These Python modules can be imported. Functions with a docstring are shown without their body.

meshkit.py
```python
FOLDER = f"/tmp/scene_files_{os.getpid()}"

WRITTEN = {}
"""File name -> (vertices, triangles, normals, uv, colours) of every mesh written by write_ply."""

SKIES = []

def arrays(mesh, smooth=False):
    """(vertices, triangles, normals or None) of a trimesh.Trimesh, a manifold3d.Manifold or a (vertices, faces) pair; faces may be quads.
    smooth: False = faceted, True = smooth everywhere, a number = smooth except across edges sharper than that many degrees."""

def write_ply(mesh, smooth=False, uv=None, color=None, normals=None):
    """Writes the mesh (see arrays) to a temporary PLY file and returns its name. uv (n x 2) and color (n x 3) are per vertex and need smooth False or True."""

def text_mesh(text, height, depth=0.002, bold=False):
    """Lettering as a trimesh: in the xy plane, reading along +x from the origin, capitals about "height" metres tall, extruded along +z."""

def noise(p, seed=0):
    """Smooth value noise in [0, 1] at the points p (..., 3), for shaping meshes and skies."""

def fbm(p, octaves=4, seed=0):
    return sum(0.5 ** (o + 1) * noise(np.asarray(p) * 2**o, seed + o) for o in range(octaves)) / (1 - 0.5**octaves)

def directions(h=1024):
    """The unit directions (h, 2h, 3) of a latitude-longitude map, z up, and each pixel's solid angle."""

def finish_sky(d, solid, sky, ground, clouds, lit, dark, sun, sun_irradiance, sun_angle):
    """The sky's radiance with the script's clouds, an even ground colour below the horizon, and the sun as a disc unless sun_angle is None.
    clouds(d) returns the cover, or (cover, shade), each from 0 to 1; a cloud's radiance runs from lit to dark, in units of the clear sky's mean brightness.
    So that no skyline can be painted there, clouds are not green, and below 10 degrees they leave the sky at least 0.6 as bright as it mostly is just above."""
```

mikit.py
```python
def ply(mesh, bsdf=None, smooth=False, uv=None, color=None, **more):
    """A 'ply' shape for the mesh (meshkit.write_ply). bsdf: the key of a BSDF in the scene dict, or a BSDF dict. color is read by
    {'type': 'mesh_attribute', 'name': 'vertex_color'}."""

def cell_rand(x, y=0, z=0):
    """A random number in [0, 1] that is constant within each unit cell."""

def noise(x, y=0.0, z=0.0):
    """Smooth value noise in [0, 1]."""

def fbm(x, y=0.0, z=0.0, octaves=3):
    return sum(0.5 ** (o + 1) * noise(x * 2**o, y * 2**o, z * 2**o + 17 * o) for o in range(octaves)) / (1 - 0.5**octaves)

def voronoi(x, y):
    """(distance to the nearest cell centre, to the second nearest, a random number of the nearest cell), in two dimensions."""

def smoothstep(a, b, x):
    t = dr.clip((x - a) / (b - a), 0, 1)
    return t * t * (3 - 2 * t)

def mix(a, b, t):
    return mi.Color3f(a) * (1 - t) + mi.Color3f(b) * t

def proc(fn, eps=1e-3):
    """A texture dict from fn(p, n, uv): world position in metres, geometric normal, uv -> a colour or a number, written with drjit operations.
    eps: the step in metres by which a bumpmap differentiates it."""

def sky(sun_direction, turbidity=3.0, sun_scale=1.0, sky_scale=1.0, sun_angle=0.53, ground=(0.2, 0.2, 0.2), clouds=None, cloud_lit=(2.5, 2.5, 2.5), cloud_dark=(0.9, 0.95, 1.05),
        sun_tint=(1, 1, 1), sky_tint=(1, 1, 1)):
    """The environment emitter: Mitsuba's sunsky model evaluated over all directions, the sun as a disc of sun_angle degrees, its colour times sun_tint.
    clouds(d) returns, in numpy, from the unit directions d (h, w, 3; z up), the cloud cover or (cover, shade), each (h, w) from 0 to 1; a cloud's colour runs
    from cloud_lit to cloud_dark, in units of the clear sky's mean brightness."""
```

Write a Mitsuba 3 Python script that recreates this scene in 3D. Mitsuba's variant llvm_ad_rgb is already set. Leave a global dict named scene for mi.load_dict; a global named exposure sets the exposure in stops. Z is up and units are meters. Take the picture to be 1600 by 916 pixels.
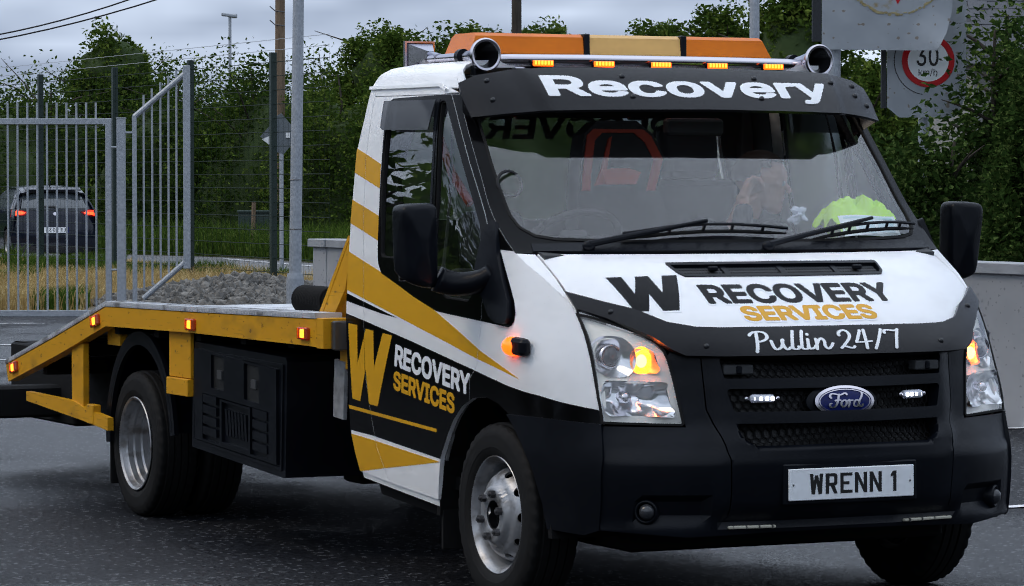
import math, numpy as np, trimesh, shapely, manifold3d, drjit as dr, mitsuba as mi, mikit, meshkit
from shapely.geometry import Polygon, Point, LineString, box
from shapely.ops import unary_union
from shapely import affinity
from mikit import proc, noise, fbm, voronoi, cell_rand, smoothstep, mix
T = mi.ScalarTransform4f

# ---------------------------------------------------------------- camera, sky, exposure
CAM = np.array([11.7916, -6.5577, 1.5916])
FWD = np.array([-0.90060, 0.43346, -0.03205])
scene, labels = {}, {}
scene['camera'] = {'type': 'perspective', 'fov': 16.603, 'near_clip': 0.1, 'far_clip': 3000.0,
                   'to_world': T().look_at(origin=CAM.tolist(), target=(CAM + FWD).tolist(), up=[0, 0, 1])}
def overcast(d):
    el = d[..., 2]
    n = meshkit.fbm(np.stack([d[..., 0] / (el + .12) * 1.5, d[..., 1] / (el + .12) * 1.5, el * 0 + 3], -1), 6, seed=4)
    shade = .92 - .80 * np.clip(el / .75, 0, 1) + 1.9 * (n - .5)
    return np.ones_like(el), np.clip(shade, 0, 1)
scene['sky_light'] = mikit.sky([-0.2, -0.6, 0.75], turbidity=4, sun_scale=0.1, sun_angle=25, clouds=overcast,
                               cloud_lit=(2.06, 2.33, 2.76), cloud_dark=(.66, .80, 1.06), ground=(.07, .07, .08))
exposure = 2.4

# ---------------------------------------------------------------- helpers
def numbered(key):
    if key not in scene and key not in labels: return key
    i = 1
    while f'{key}_{i:03d}' in scene or f'{key}_{i:03d}' in labels: i += 1
    return f'{key}_{i:03d}'
def obj(name, mesh, mat, parent=None, smooth=30, label=None, cat=None, kind=None, group=None, **more):
    key = numbered(f'{parent}__{name}' if parent else name)
    if isinstance(mesh, list): mesh = cat_mesh(mesh)
    scene[key] = mikit.ply(mesh, mat, smooth=smooth, **more)
    d = {k: v for k, v in (('label', label), ('category', cat), ('kind', kind), ('group', group)) if v}
    if d: labels[key] = d
    return key
def thing(name, label, cat, group=None):
    key = numbered(name)
    labels[key] = {'label': label, 'category': cat, **({'group': group} if group else {})}
    return key
def cat_mesh(ms):
    return trimesh.util.concatenate([m for m in ms if m is not None and len(m.faces)])
def mv(m, t=(0, 0, 0), rz=0, rx=0, ry=0, s=None):
    m = m.copy()
    if s is not None: m.vertices = m.vertices * np.asarray(s, float)
    for a, ax in ((rx, [1, 0, 0]), (ry, [0, 1, 0]), (rz, [0, 0, 1])):
        if a: m.apply_transform(trimesh.transformations.rotation_matrix(math.radians(a), ax))
    m.apply_translation(t)
    return m
def rbox(size, r=.01, seg=3):
    """box with rounded edges, centred"""
    sx, sy, sz = np.array(size, float) / 2
    r = min(r, sx * .98, sy * .98, sz * .98)
    s = trimesh.creation.uv_sphere(r, count=[2 * seg, 4 * seg])
    pts = np.vstack([s.vertices + np.array([a * (sx - r), b * (sy - r), c * (sz - r)]) for a in (-1, 1) for b in (-1, 1) for c in (-1, 1)])
    return trimesh.convex.convex_hull(pts)
def bx(x0, x1, y0, y1, z0, z1, r=0):
    c = ((x0 + x1) / 2, (y0 + y1) / 2, (z0 + z1) / 2)
    e = (abs(x1 - x0), abs(y1 - y0), abs(z1 - z0))
    m = rbox(e, r, 2) if r else trimesh.creation.box(e)
    m.apply_translation(c); return m
def rod(a, b, r, sides=12, r2=None):
    a, b = np.array(a, float), np.array(b, float)
    r2 = r if r2 is None else r2
    L = np.linalg.norm(b - a)
    m = trimesh.creation.revolve([[0, 0], [r, 0], [r2, L], [0, L]], sections=sides)
    m.apply_transform(trimesh.geometry.align_vectors([0, 0, 1], (b - a) / L)); m.apply_translation(a)
    return m
def tube(pts, rad, sides=10, closed=False):
    p = np.asarray(pts, float); n = len(p)
    rad = np.broadcast_to(rad, (n,))
    t = np.roll(p, -1, 0) - np.roll(p, 1, 0) if closed else np.gradient(p, axis=0)
    t /= np.linalg.norm(t, axis=1, keepdims=True)
    a = np.cross(t[0], [0, 0, 1.] if abs(t[0][2]) < .9 else [1., 0, 0]); A = []
    for i in range(n):
        a = a - t[i] * (a @ t[i]); a /= np.linalg.norm(a); A.append(a.copy())
    A = np.array(A); B = np.cross(t, A)
    th = np.arange(sides) * 2 * np.pi / sides
    v = p[:, None] + rad[:, None, None] * (np.cos(th)[None, :, None] * A[:, None] + np.sin(th)[None, :, None] * B[:, None])
    f = []
    m = n if closed else n - 1
    for i in range(m):
        j = (i + 1) % n
        for k in range(sides):
            l = (k + 1) % sides
            f += [[i * sides + k, i * sides + l, j * sides + l], [i * sides + k, j * sides + l, j * sides + k]]
    v = v.reshape(-1, 3)
    if not closed:
        v = np.vstack([v, p[:1], p[-1:]])
        for k in range(sides):
            l = (k + 1) % sides
            f += [[n * sides, l, k], [n * sides + 1, (n - 1) * sides + k, (n - 1) * sides + l]]
    return trimesh.Trimesh(v, f, process=False)
def revolve(profile, seg=48):
    m = trimesh.creation.revolve(np.array(profile, float), sections=seg); m.merge_vertices(); return m
def extrude(poly, h, z0=0):
    ps = getattr(poly, 'geoms', [poly])
    ms = [trimesh.creation.extrude_polygon(p, h, engine='earcut') for p in ps if p.area > 1e-9]
    m = cat_mesh(ms); m.apply_translation((0, 0, z0)); return m
def frame_xz(m, y0, sgn=1):
    """a mesh modelled in xy, extruded along z, stood up: x->x, y->z, z-> -y (outward on the right side)"""
    m = m.copy(); v = m.vertices
    m.vertices = np.stack([v[:, 0], y0 - v[:, 2] * sgn, v[:, 1]], 1)
    return m
def P(pts): return Polygon(pts).buffer(0)
def rnd(poly, r): return poly.buffer(-r).buffer(2 * r).buffer(-r) if poly.buffer(-r).area > 0 else poly
def mirror_pts(pts): return list(pts) + [(-a, b) for a, b in reversed(pts)]
def flipx(poly): return affinity.scale(poly, -1, 1, origin=(0, 0))

def patch(poly, fn, cell=.05, off=0., skirt=0., out=(0, -1, 0)):
    """a curved panel: a flat outline laid over the surface fn, cut by a grid so that it bends with it; skirt = depth of its returned edge"""
    poly = poly.buffer(0)
    x0, y0, x1, y1 = poly.bounds
    gx = np.arange(math.floor(x0 / cell), math.ceil(x1 / cell) + 1) * cell
    gy = np.arange(math.floor(y0 / cell), math.ceil(y1 / cell) + 1) * cell
    X, Y = np.meshgrid(gx[:-1], gy[:-1], indexing='ij')
    cells = shapely.box(X.ravel(), Y.ravel(), X.ravel() + cell, Y.ravel() + cell)
    shapely.prepare(poly)
    inside = shapely.contains_properly(poly, cells); touch = shapely.intersects(poly, cells) & ~inside
    tri = []
    for c in cells[inside]:
        a, b, d, e = c.bounds
        tri.append([(a, b), (d, b), (d, e)]); tri.append([(a, b), (d, e), (a, e)])
    for g in shapely.intersection(poly, cells[touch]):
        for q in getattr(g, 'geoms', [g]):
            if q.geom_type != 'Polygon' or q.area < 1e-9: continue
            v, f = trimesh.creation.triangulate_polygon(q, engine='earcut')
            for t in f: tri.append([tuple(v[k]) for k in t])
    uv = np.array(tri).reshape(-1, 2)
    u, inv = np.unique(np.round(uv / 1e-5).astype(np.int64), axis=0, return_inverse=True)
    u = u * 1e-5; f = inv.reshape(-1, 3)
    f = f[(f[:, 0] != f[:, 1]) & (f[:, 1] != f[:, 2]) & (f[:, 0] != f[:, 2])]
    d1 = u[f[:, 1]] - u[f[:, 0]]; d2 = u[f[:, 2]] - u[f[:, 0]]
    cr = d1[:, 0] * d2[:, 1] - d1[:, 1] * d2[:, 0]
    f = f[np.abs(cr) > 1e-12]; cr = cr[np.abs(cr) > 1e-12]
    f = np.where((cr < 0)[:, None], f[:, ::-1], f)
    e = 1e-3
    p = fn(u)
    n = np.cross(fn(u + [e, 0]) - fn(u - [e, 0]), fn(u + [0, e]) - fn(u - [0, e]))
    n /= np.linalg.norm(n, axis=1, keepdims=True) + 1e-12
    if (n @ np.array(out, float)).mean() < 0: n = -n; f = f[:, ::-1]
    top = p + n * off
    v, F = [top], [f]
    if skirt:
        ed = np.vstack([f[:, [0, 1]], f[:, [1, 2]], f[:, [2, 0]]])
        code = set(map(tuple, ed))
        bd = np.array([q for q in ed if (q[1], q[0]) not in code])
        k = len(u)
        if len(bd):
            v.append(p + n * (off - skirt))
            F.append(np.vstack([np.stack([bd[:, 1], bd[:, 0], bd[:, 0] + k], 1), np.stack([bd[:, 1], bd[:, 0] + k, bd[:, 1] + k], 1)]))
    return trimesh.Trimesh(np.vstack(v), np.vstack(F), process=False)

_letters = {}
def letters(text, bold=True, fat=0.):
    k = (text, bold, fat)
    if k not in _letters:
        m = meshkit.text_mesh(text, 1.0, .1, bold=bold)
        t = m.triangles[(m.face_normals[:, 2] > .9)]
        g = unary_union([Polygon(q[:, :2]).buffer(1e-4) for q in t])
        if fat: g = g.buffer(fat, join_style='mitre')
        _letters[k] = g.simplify(.004)
    return _letters[k]
def fit(poly, u0, u1, v0, v1, shear=0., mirror=False):
    a, b, c, d = poly.bounds
    sx, sy = (u1 - u0) / (c - a), (v1 - v0) / (d - b)
    return affinity.affine_transform(poly, [sx, shear * sy, 0, sy, u0 - a * sx - b * shear * sy, v0 - b * sy])
def fit_caps(poly, u0, u1, v0, v1, shear=0.):
    """v0 baseline, v1 cap height (glyph units: cap height 1)"""
    a, b, c, d = poly.bounds
    sx, sy = (u1 - u0) / (c - a), (v1 - v0)
    return affinity.affine_transform(poly, [sx, shear * sx, 0, sy, u0 - a * sx, v0])
def strokes(paths, w):
    """lettering drawn with a round nib: each path a list of points through which a smooth curve runs"""
    from scipy.interpolate import splprep, splev
    out = []
    for q in paths:
        q = np.array(q, float)
        if len(q) > 2:
            tck, _ = splprep(q.T, s=0, k=min(3, len(q) - 1)); q = np.array(splev(np.linspace(0, 1, 8 * len(q)), tck)).T
        seg = [LineString(q[i:i + 2]).buffer(w * (.5 + .5 * abs((q[i + 1] - q[i])[1]) / (np.linalg.norm(q[i + 1] - q[i]) + 1e-9)) / 2 + w * .12, quad_segs=3) for i in range(len(q) - 1)]
        out.append(unary_union(seg))
    return unary_union(out)

# ---------------------------------------------------------------- materials (each once)
def rgb(r, g, b): return {'type': 'rgb', 'value': [r, g, b]}
def mat(name, color, rough=.5, metal=0., two=True, **kw):
    d = {'type': 'principled', 'base_color': color if isinstance(color, dict) else rgb(*color), 'roughness': rough, 'metallic': metal, **kw}
    scene[name] = {'type': 'twosided', 'b': d} if two else d
    return name
def bump(name, inner, fn, scale=1., eps=1e-3):
    scene[name] = {'type': 'twosided', 'b': {'type': 'bumpmap', 't': proc(fn, eps), 'scale': scale, 'i': inner}}
    return name
def glossy(c, rough=.3, **kw):
    return {'type': 'principled', 'base_color': c if isinstance(c, dict) else rgb(*c), 'roughness': rough, **kw}
def specks(p, s, lo):  # scattered small marks, 0..1
    return smoothstep(lo, lo + .06, noise(p.x * s, p.y * s, p.z * s))
def paint_fn(c, dirt=(.30, .29, .27), amount=.22):
    def f(p, n, uv):
        m = smoothstep(.56, .82, fbm(p.x * 5, p.y * 5, p.z * 9, octaves=4)) * amount
        s = specks(p, 160., .86) * .3
        return mix(c, dirt, dr.clip(m * .5 + s * amount, 0, 1))
    return proc(f)
mat('white_paint', paint_fn((.80, .81, .82)), .22, clearcoat=.8, clearcoat_gloss=.93, specular=.5)
mat('black_vinyl', paint_fn((.0025, .0025, .003), (.006, .006, .007), .5), .16, specular=.12)
mat('white_vinyl', (.78, .80, .82), .3)
mat('yellow_vinyl', paint_fn((.64, .325, .010), (.25, .16, .05), .3), .35, specular=.3)
def worn_yellow(p, n, uv):
    g = smoothstep(.52, .78, fbm(p.x * 5, p.y * 5, p.z * 9, octaves=4)) * .45
    chip = smoothstep(.72, .77, fbm(p.x * 38, p.y * 38, p.z * 38, octaves=3))
    scr = smoothstep(.80, .86, noise(p.x * 9, p.y * 60, p.z * 130)) * .5
    return mix(mix((.60, .29, .010), (.24, .13, .02), dr.clip(g + scr * .6, 0, 1)), (.10, .055, .02), chip * .7)
mat('yellow_paint', proc(worn_yellow), .4, specular=.3)
def pl_tex(p, n, uv):
    return mix((.0026, .0036, .0062), (.0075, .0092, .0138), smoothstep(.4, .8, fbm(p.x * 6, p.y * 6, p.z * 6)) * .6 + specks(p, 130., .84) * .5)
bump('black_plastic', glossy(proc(pl_tex), .34, specular=.16), lambda p, n, uv: noise(p.x * 700, p.y * 700, p.z * 700) * .00012, eps=3e-4)
mat('gloss_black', (.008, .008, .010), .12, clearcoat=.5)
mat('visor_black', paint_fn((.004, .0038, .0055), (.012, .012, .012), .5), .26, specular=.24)
mat('rubber', proc(lambda p, n, uv: mix((.002, .002, .0024), (.0075, .0075, .0075), fbm(p.x * 14, p.y * 14, p.z * 14))), .75, specular=.3)
mat('chassis_black', (.004, .004, .0045), .8, specular=.2)
scene['chrome'] = {'type': 'twosided', 'b': {'type': 'roughconductor', 'material': 'Cr', 'alpha': .06}}
mat('silver_paint', proc(lambda p, n, uv: mix((.40, .41, .43), (.13, .115, .10), smoothstep(.42, .75, fbm(p.x * 18, p.y * 18, p.z * 18, octaves=4)) * .8)), .42, .7)
def galv(p, n, uv):
    c = cell_rand(p.x * 34 + p.z * 5, p.y * 34, p.z * 34)
    return mix((.27, .30, .335), (.45, .475, .51), c * .5 + fbm(p.x * 7, p.y * 7, p.z * 4) * .5)
mat('galvanised', proc(galv), .5, .35)
mat('alu_plate', proc(lambda p, n, uv: mix((.55, .57, .60), (.22, .22, .22), smoothstep(.45, .75, fbm(p.x * 11, p.y * 11, p.z * 11, octaves=4)))), .4, .3)
scene['window_glass'] = {'type': 'thindielectric', 'int_ior': 1.55}
scene['dusty_glass'] = {'type': 'principledthin', 'base_color': rgb(.55, .62, .62), 'roughness': .045, 'spec_trans': .985, 'diff_trans': .2, 'eta': 1.5}
scene['smoked'] = {'type': 'principledthin', 'base_color': rgb(.10, .10, .11), 'roughness': .08, 'spec_trans': .85, 'diff_trans': .2, 'eta': 1.5}
scene['clear_lens'] = {'type': 'thindielectric', 'int_ior': 1.49}
mat('dark_interior', (.016, .017, .019), .7)
mat('grey_trim', (.035, .037, .040), .65)
mat('lamp_bezel', (.80, .78, .71), .4)
mat('strobe_white', (.7, .72, .76), .2)
mat('reflector', (.75, .76, .78), .12, .95)
mat('amber_lens', (.62, .16, .006), .2, clearcoat=.8)
mat('cream_lens', (.66, .40, .13), .25, clearcoat=.8)
mat('red_trim', (.40, .045, .02), .6)
mat('bolt_steel', (.12, .12, .125), .4, .8)
mat('hivis', (.42, .75, .02), .6)
mat('paper', proc(lambda p, n, uv: mix((.55, .68, .70), (.75, .80, .78), noise(p.x * 30, p.y * 30, p.z * 30))), .7)
mat('plate_white', (.84, .86, .88), .45, specular=.3)
mat('plate_black', (.006, .006, .006), .5)
mat('badge_blue', (.006, .012, .095), .2, specular=.25)
def lamp(r, g, b): return {'type': 'area', 'radiance': rgb(r, g, b)}
def extr_xz(pts, ya, yb):
    """a side-view outline (x, z) given depth from ya to yb"""
    m = extrude(P(pts), abs(yb - ya)); v = m.vertices
    m.vertices = np.stack([v[:, 0], v[:, 2] + min(ya, yb), v[:, 1]], 1)
    m.fix_normals(); return m
def soft_hull(pts):
    mm = manifold3d.Manifold.hull_points(np.asarray(pts, np.float64)).refine_to_length(.016).to_mesh()
    m = trimesh.Trimesh(mm.vert_properties[:, :3], mm.tri_verts); m.merge_vertices()
    trimesh.smoothing.filter_laplacian(m, lamb=.5, iterations=14); return m
# ---- cab skin: front is x = front(y, z), sides are y = -side(x, z)
from scipy.interpolate import PchipInterpolator as _P
def pch(*pts):
    a = np.array(pts, float)
    return _P(a[:, 0], a[:, 1], extrapolate=True)
centre_x = pch((.20,.86),(.35,.905),(.45,.938),(.60,.95),(.72,.945),(.80,.925),(.95,.872),(1.055,.797),(1.15,.665),(1.24,.52),(1.29,.425),(1.315,.325),(1.335,.278),(1.40,.215),(1.60,.005),(1.86,-.27),(1.95,-.37),(2.05,-.52),(2.12,-.75))
seam_x = pch((.20,.64),(.35,.675),(.55,.69),(.732,.677),(.92,.605),(1.111,.488),(1.22,.32),(1.321,.11),(1.42,-.03),(1.50,-.12),(1.60,-.205),(1.70,-.29),(1.80,-.375),(1.86,-.425),(1.95,-.50),(2.05,-.62),(2.12,-.80))
seam_y = pch((.20,.84),(.35,.862),(.55,.865),(.732,.844),(.92,.85),(1.111,.855),(1.22,.89),(1.321,.918),(1.42,.924),(1.60,.91),(1.80,.892),(1.86,.885),(1.95,.87),(2.0,.85),(2.04,.81),(2.058,.75),(2.2,.7))
bow = pch((.2,3.0),(.60,3.1),(.66,2.6),(.72,1.9),(.90,2.5),(1.0,3.3),(1.11,3.5),(1.25,3.0),(1.33,2.5),(1.5,2.5),(2.1,2.5))
half_w = pch((.20,.945),(.35,.965),(.55,.98),(.80,.985),(1.0,.983),(1.2,.975),(1.35,.966),(1.6,.945),(1.86,.915),(1.97,.892),(2.01,.878),(2.04,.845),(2.058,.77),(2.2,.70))
flat_x = pch((.2,.30),(.9,.25),(1.1,.05),(1.3,-.20),(1.4,-.28),(1.6,-.45),(1.86,-.70),(2.1,-.9))
def front(y, z):
    cx, u = centre_x(z), np.abs(y) / seam_y(z)
    return cx - (cx - seam_x(z)) * np.power(u, bow(z))
def side(x, z):
    t = np.clip((x - flat_x(z)) / (seam_x(z) - flat_x(z)), 0, 1.6)
    return half_w(z) - (half_w(z) - seam_y(z)) * t * t
def F_front(q):
    return np.stack([front(q[:, 0], q[:, 1]), q[:, 0], q[:, 1]], 1)
def F_right(q):
    return np.stack([q[:, 0], -side(q[:, 0], q[:, 1]), q[:, 1]], 1)
def F_left(q):
    return np.stack([q[:, 0], side(q[:, 0], q[:, 1]), q[:, 1]], 1)
def sstep(a, b, x):
    t = np.clip((x - a) / (b - a), 0, 1)
    return t * t * (3 - 2 * t)
def visor_x(y, z):
    a = np.abs(y)
    return front(y, z) + .165 - .065 * np.clip((a - .69) / .215, 0, 1) ** 1.5 + .022 * (1 - sstep(.655, .705, a + (1.94 - z) * .25))
def F_visor(q):
    return np.stack([visor_x(q[:, 0], q[:, 1]), q[:, 0], q[:, 1]], 1)
def lip_x(y, z):
    return front(y, z) + .03 + .02 * sstep(1.10, .98, z)
def F_lip(q):
    return np.stack([lip_x(q[:, 0], q[:, 1]), q[:, 0], q[:, 1]], 1)
# ---------------------------------------------------------------- site frame: s to the right, t away from the camera's foot, in metres
SR, ST = np.array([.43371, .90106]), np.array([-.90106, .43371])
def site(s, t, z=0.):
    s, t = np.asarray(s, float), np.asarray(t, float)
    q = CAM[:2] + s[..., None] * SR + t[..., None] * ST
    return np.concatenate([q, np.broadcast_to(z, s.shape)[..., None]], -1)
SITE = np.eye(4); SITE[:2, 0] = SR; SITE[:2, 1] = ST; SITE[:2, 3] = CAM[:2]
def put(m):
    m = m.copy(); m.apply_transform(SITE); return m
rng = np.random.default_rng(7)

# ---------------------------------------------------------------- ground
def asphalt_c(p, n, uv):
    a = voronoi(p.x * 62, p.y * 62)
    big = fbm(p.x * .55, p.y * .55, octaves=4)
    c = mix((.0025, .003, .0045), (.022, .024, .030), a[2] * a[2] * .8 + .2 * noise(p.x * 200, p.y * 200))
    c = mix(c, (.11, .115, .125), dr.select(a[2] > .955, .9, 0.))
    return c * (.75 + .5 * big)
def asphalt_r(p, n, uv):
    wet = smoothstep(.40, .60, fbm(p.x * .5 + 3, p.y * .5, octaves=5))
    return .14 + .30 * wet + .12 * noise(p.x * 60, p.y * 60)
bump('wet_asphalt', {'type': 'principled', 'base_color': proc(asphalt_c), 'roughness': proc(asphalt_r), 'specular': .21},
     lambda p, n, uv: .006 * voronoi(p.x * 62, p.y * 62)[0] + .003 * noise(p.x * 150, p.y * 150), eps=2e-3)
mat('road_asphalt', proc(lambda p, n, uv: mix((.07, .072, .078), (.14, .143, .15), fbm(p.x * 3, p.y * 3, octaves=4))), .45, specular=.5)
mat('road_paint', proc(lambda p, n, uv: mix((.16, .16, .17), (.62, .63, .65), smoothstep(.3, .5, fbm(p.x * 9, p.y * 9, octaves=4)))), .5)
mat('dirt', proc(lambda p, n, uv: mix((.05, .042, .028), (.16, .125, .075), fbm(p.x * 2, p.y * 2, octaves=5))), .9)
mat('soil_dark', proc(lambda p, n, uv: mix((.03, .03, .018), (.06, .06, .03), fbm(p.x * 2, p.y * 2, octaves=4))), .9)
def sheet(pts, z):
    poly = Polygon(pts)
    v, f = trimesh.creation.triangulate_polygon(poly, engine='earcut')
    m = trimesh.Trimesh(np.column_stack([v, np.full(len(v), z)]), f)
    m = put(m)
    if m.face_normals[:, 2].mean() < 0: m.invert()
    return m
obj('ground', sheet([(-900, -900), (900, -900), (900, 900), (-900, 900)], -.02), 'soil_dark', smooth=False, kind='structure')
WALL_A, WALL_B = np.array([-1.78, 32.2]), np.array([4.7, 20.1])     # the wall's line
obj('asphalt_yard', sheet([(-60, -70), (60, -70), (60, 41.6), (-60, 41.6)], 0.), 'wet_asphalt', smooth=False, kind='structure')
near_edge = [(9.5, 20), (2.2, 42), (-2.86, 52.3), (-5.49, 60.2), (-7.35, 67.1), (-10.3, 70.5), (-20, 75), (-60, 90)]
far_edge = [(-60, 98), (-25, 83), (-16, 79.5), (-8.2, 75.2), (-5.97, 72.7), (-3.67, 67.1), (1.6, 57), (9, 42), (17, 22)]
obj('road', sheet([(max(a, -60), b) if b > 41.7 else (2.3, 41.7) for a, b in near_edge[1:]] + far_edge[:-1] + [(9.2, 41.7)], .0), 'road_asphalt', smooth=False, kind='structure')
obj('verge', sheet([(-60, 41.7), (2.2, 41.7)] + near_edge[2:], .01), 'dirt', smooth=False, kind='structure')
def line(a, b, w, z=.006):
    a, b = np.array(a, float), np.array(b, float); d = (b - a) / np.linalg.norm(b - a); n = np.array([-d[1], d[0]]) * w / 2
    return sheet([a + n, b + n, b - n, a - n], z)
obj('edge_line', line((-5.8, 71), (-3.0, 63), .14, .008), 'road_paint', 'road', smooth=False)
obj('edge_line', line((-3.0, 62.4), (0, 55.5), .14, .008), 'road_paint', 'road', smooth=False)
for a, b in (((-14, 33.6), (-3.2, 33.9)), ((-14, 30.9), (-4.3, 31.1)), ((2.1, 16.9), (6, 18.6)), ((3.1, 22.4), (6, 23.9)), ((-9, 38.9), (-5.2, 39.0))):
    obj('bay_line', line(a, b, .10, .006), 'road_paint', 'asphalt_yard', smooth=False)

# ---------------------------------------------------------------- foliage
def leaf_mat(name, lo, hi, tip, s=1.):
    def f(p, n, uv):
        a = fbm(p.x * 1.3 * s, p.y * 1.3 * s, p.z * 1.3 * s)
        b = cell_rand(p.x * 7 * s, p.y * 7 * s, p.z * 7 * s)
        return mix(mix(lo, hi, a * .5 + b * .5), tip, smoothstep(.72, 1., b) * .8)
    scene[name] = {'type': 'principledthin', 'base_color': proc(f), 'roughness': .55, 'diff_trans': .55, 'spec_trans': 0.}
leaf_mat('leaf_dark', (.014, .031, .006), (.052, .094, .017), (.15, .21, .04))
leaf_mat('leaf_mid', (.022, .044, .008), (.075, .125, .022), (.20, .26, .05))
leaf_mat('leaf_near', (.011, .026, .007), (.046, .086, .020), (.15, .21, .06), 4.)
leaf_mat('grass_green', (.03, .06, .010), (.085, .145, .025), (.16, .21, .05), 2.)
leaf_mat('grass_dry', (.26, .18, .07), (.58, .43, .19), (.72, .60, .33), 2.)
mat('bark', proc(lambda p, n, uv: mix((.02, .016, .012), (.07, .058, .045), fbm(p.x * 20, p.y * 20, p.z * 4, octaves=4))), .9)
mat('foliage_core', (.030, .052, .012), .95)

def leaves(pos, size, g, long=1.9):
    """one folded rhombic leaf per position, pos (n,3)"""
    n = len(pos)
    d = g.normal(size=(n, 3)); d[:, 2] = d[:, 2] * .6 - .15; d /= np.linalg.norm(d, axis=1, keepdims=True)
    w = np.cross(d, g.normal(size=(n, 3))); w /= np.linalg.norm(w, axis=1, keepdims=True)
    up = np.cross(d, w)
    L = size * g.uniform(.6, 1.35, (n, 1)); W = L / long
    a = pos - d * L / 2; b = pos + d * L / 2
    c = pos + w * W / 2 + up * W * .2; e = pos - w * W / 2 + up * W * .2
    v = np.stack([a, c, b, e], 1).reshape(-1, 3)
    i = np.arange(n)[:, None] * 4
    return trimesh.Trimesh(v, np.vstack([i + [0, 1, 2], i + [0, 2, 3]]), process=False)
def crown_pts(centre, radii, n, g, clumps=46, spread=.22, low=-.9):
    c = g.normal(size=(clumps, 3)); c /= np.linalg.norm(c, axis=1, keepdims=True)
    c *= .90 * g.uniform(.35, 1.0, (clumps, 1)) ** .6
    c = c[c[:, 2] > low]
    k = g.integers(0, len(c), n)
    r = g.uniform(.6, 1.3, len(c))
    q = g.normal(size=(n, 3)); q /= np.linalg.norm(q, axis=1, keepdims=True)
    q *= (g.uniform(0, 1, (n, 1)) ** .45) * spread * 1.5 * r[k][:, None]
    return centre + (c[k] + q) * radii
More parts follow.
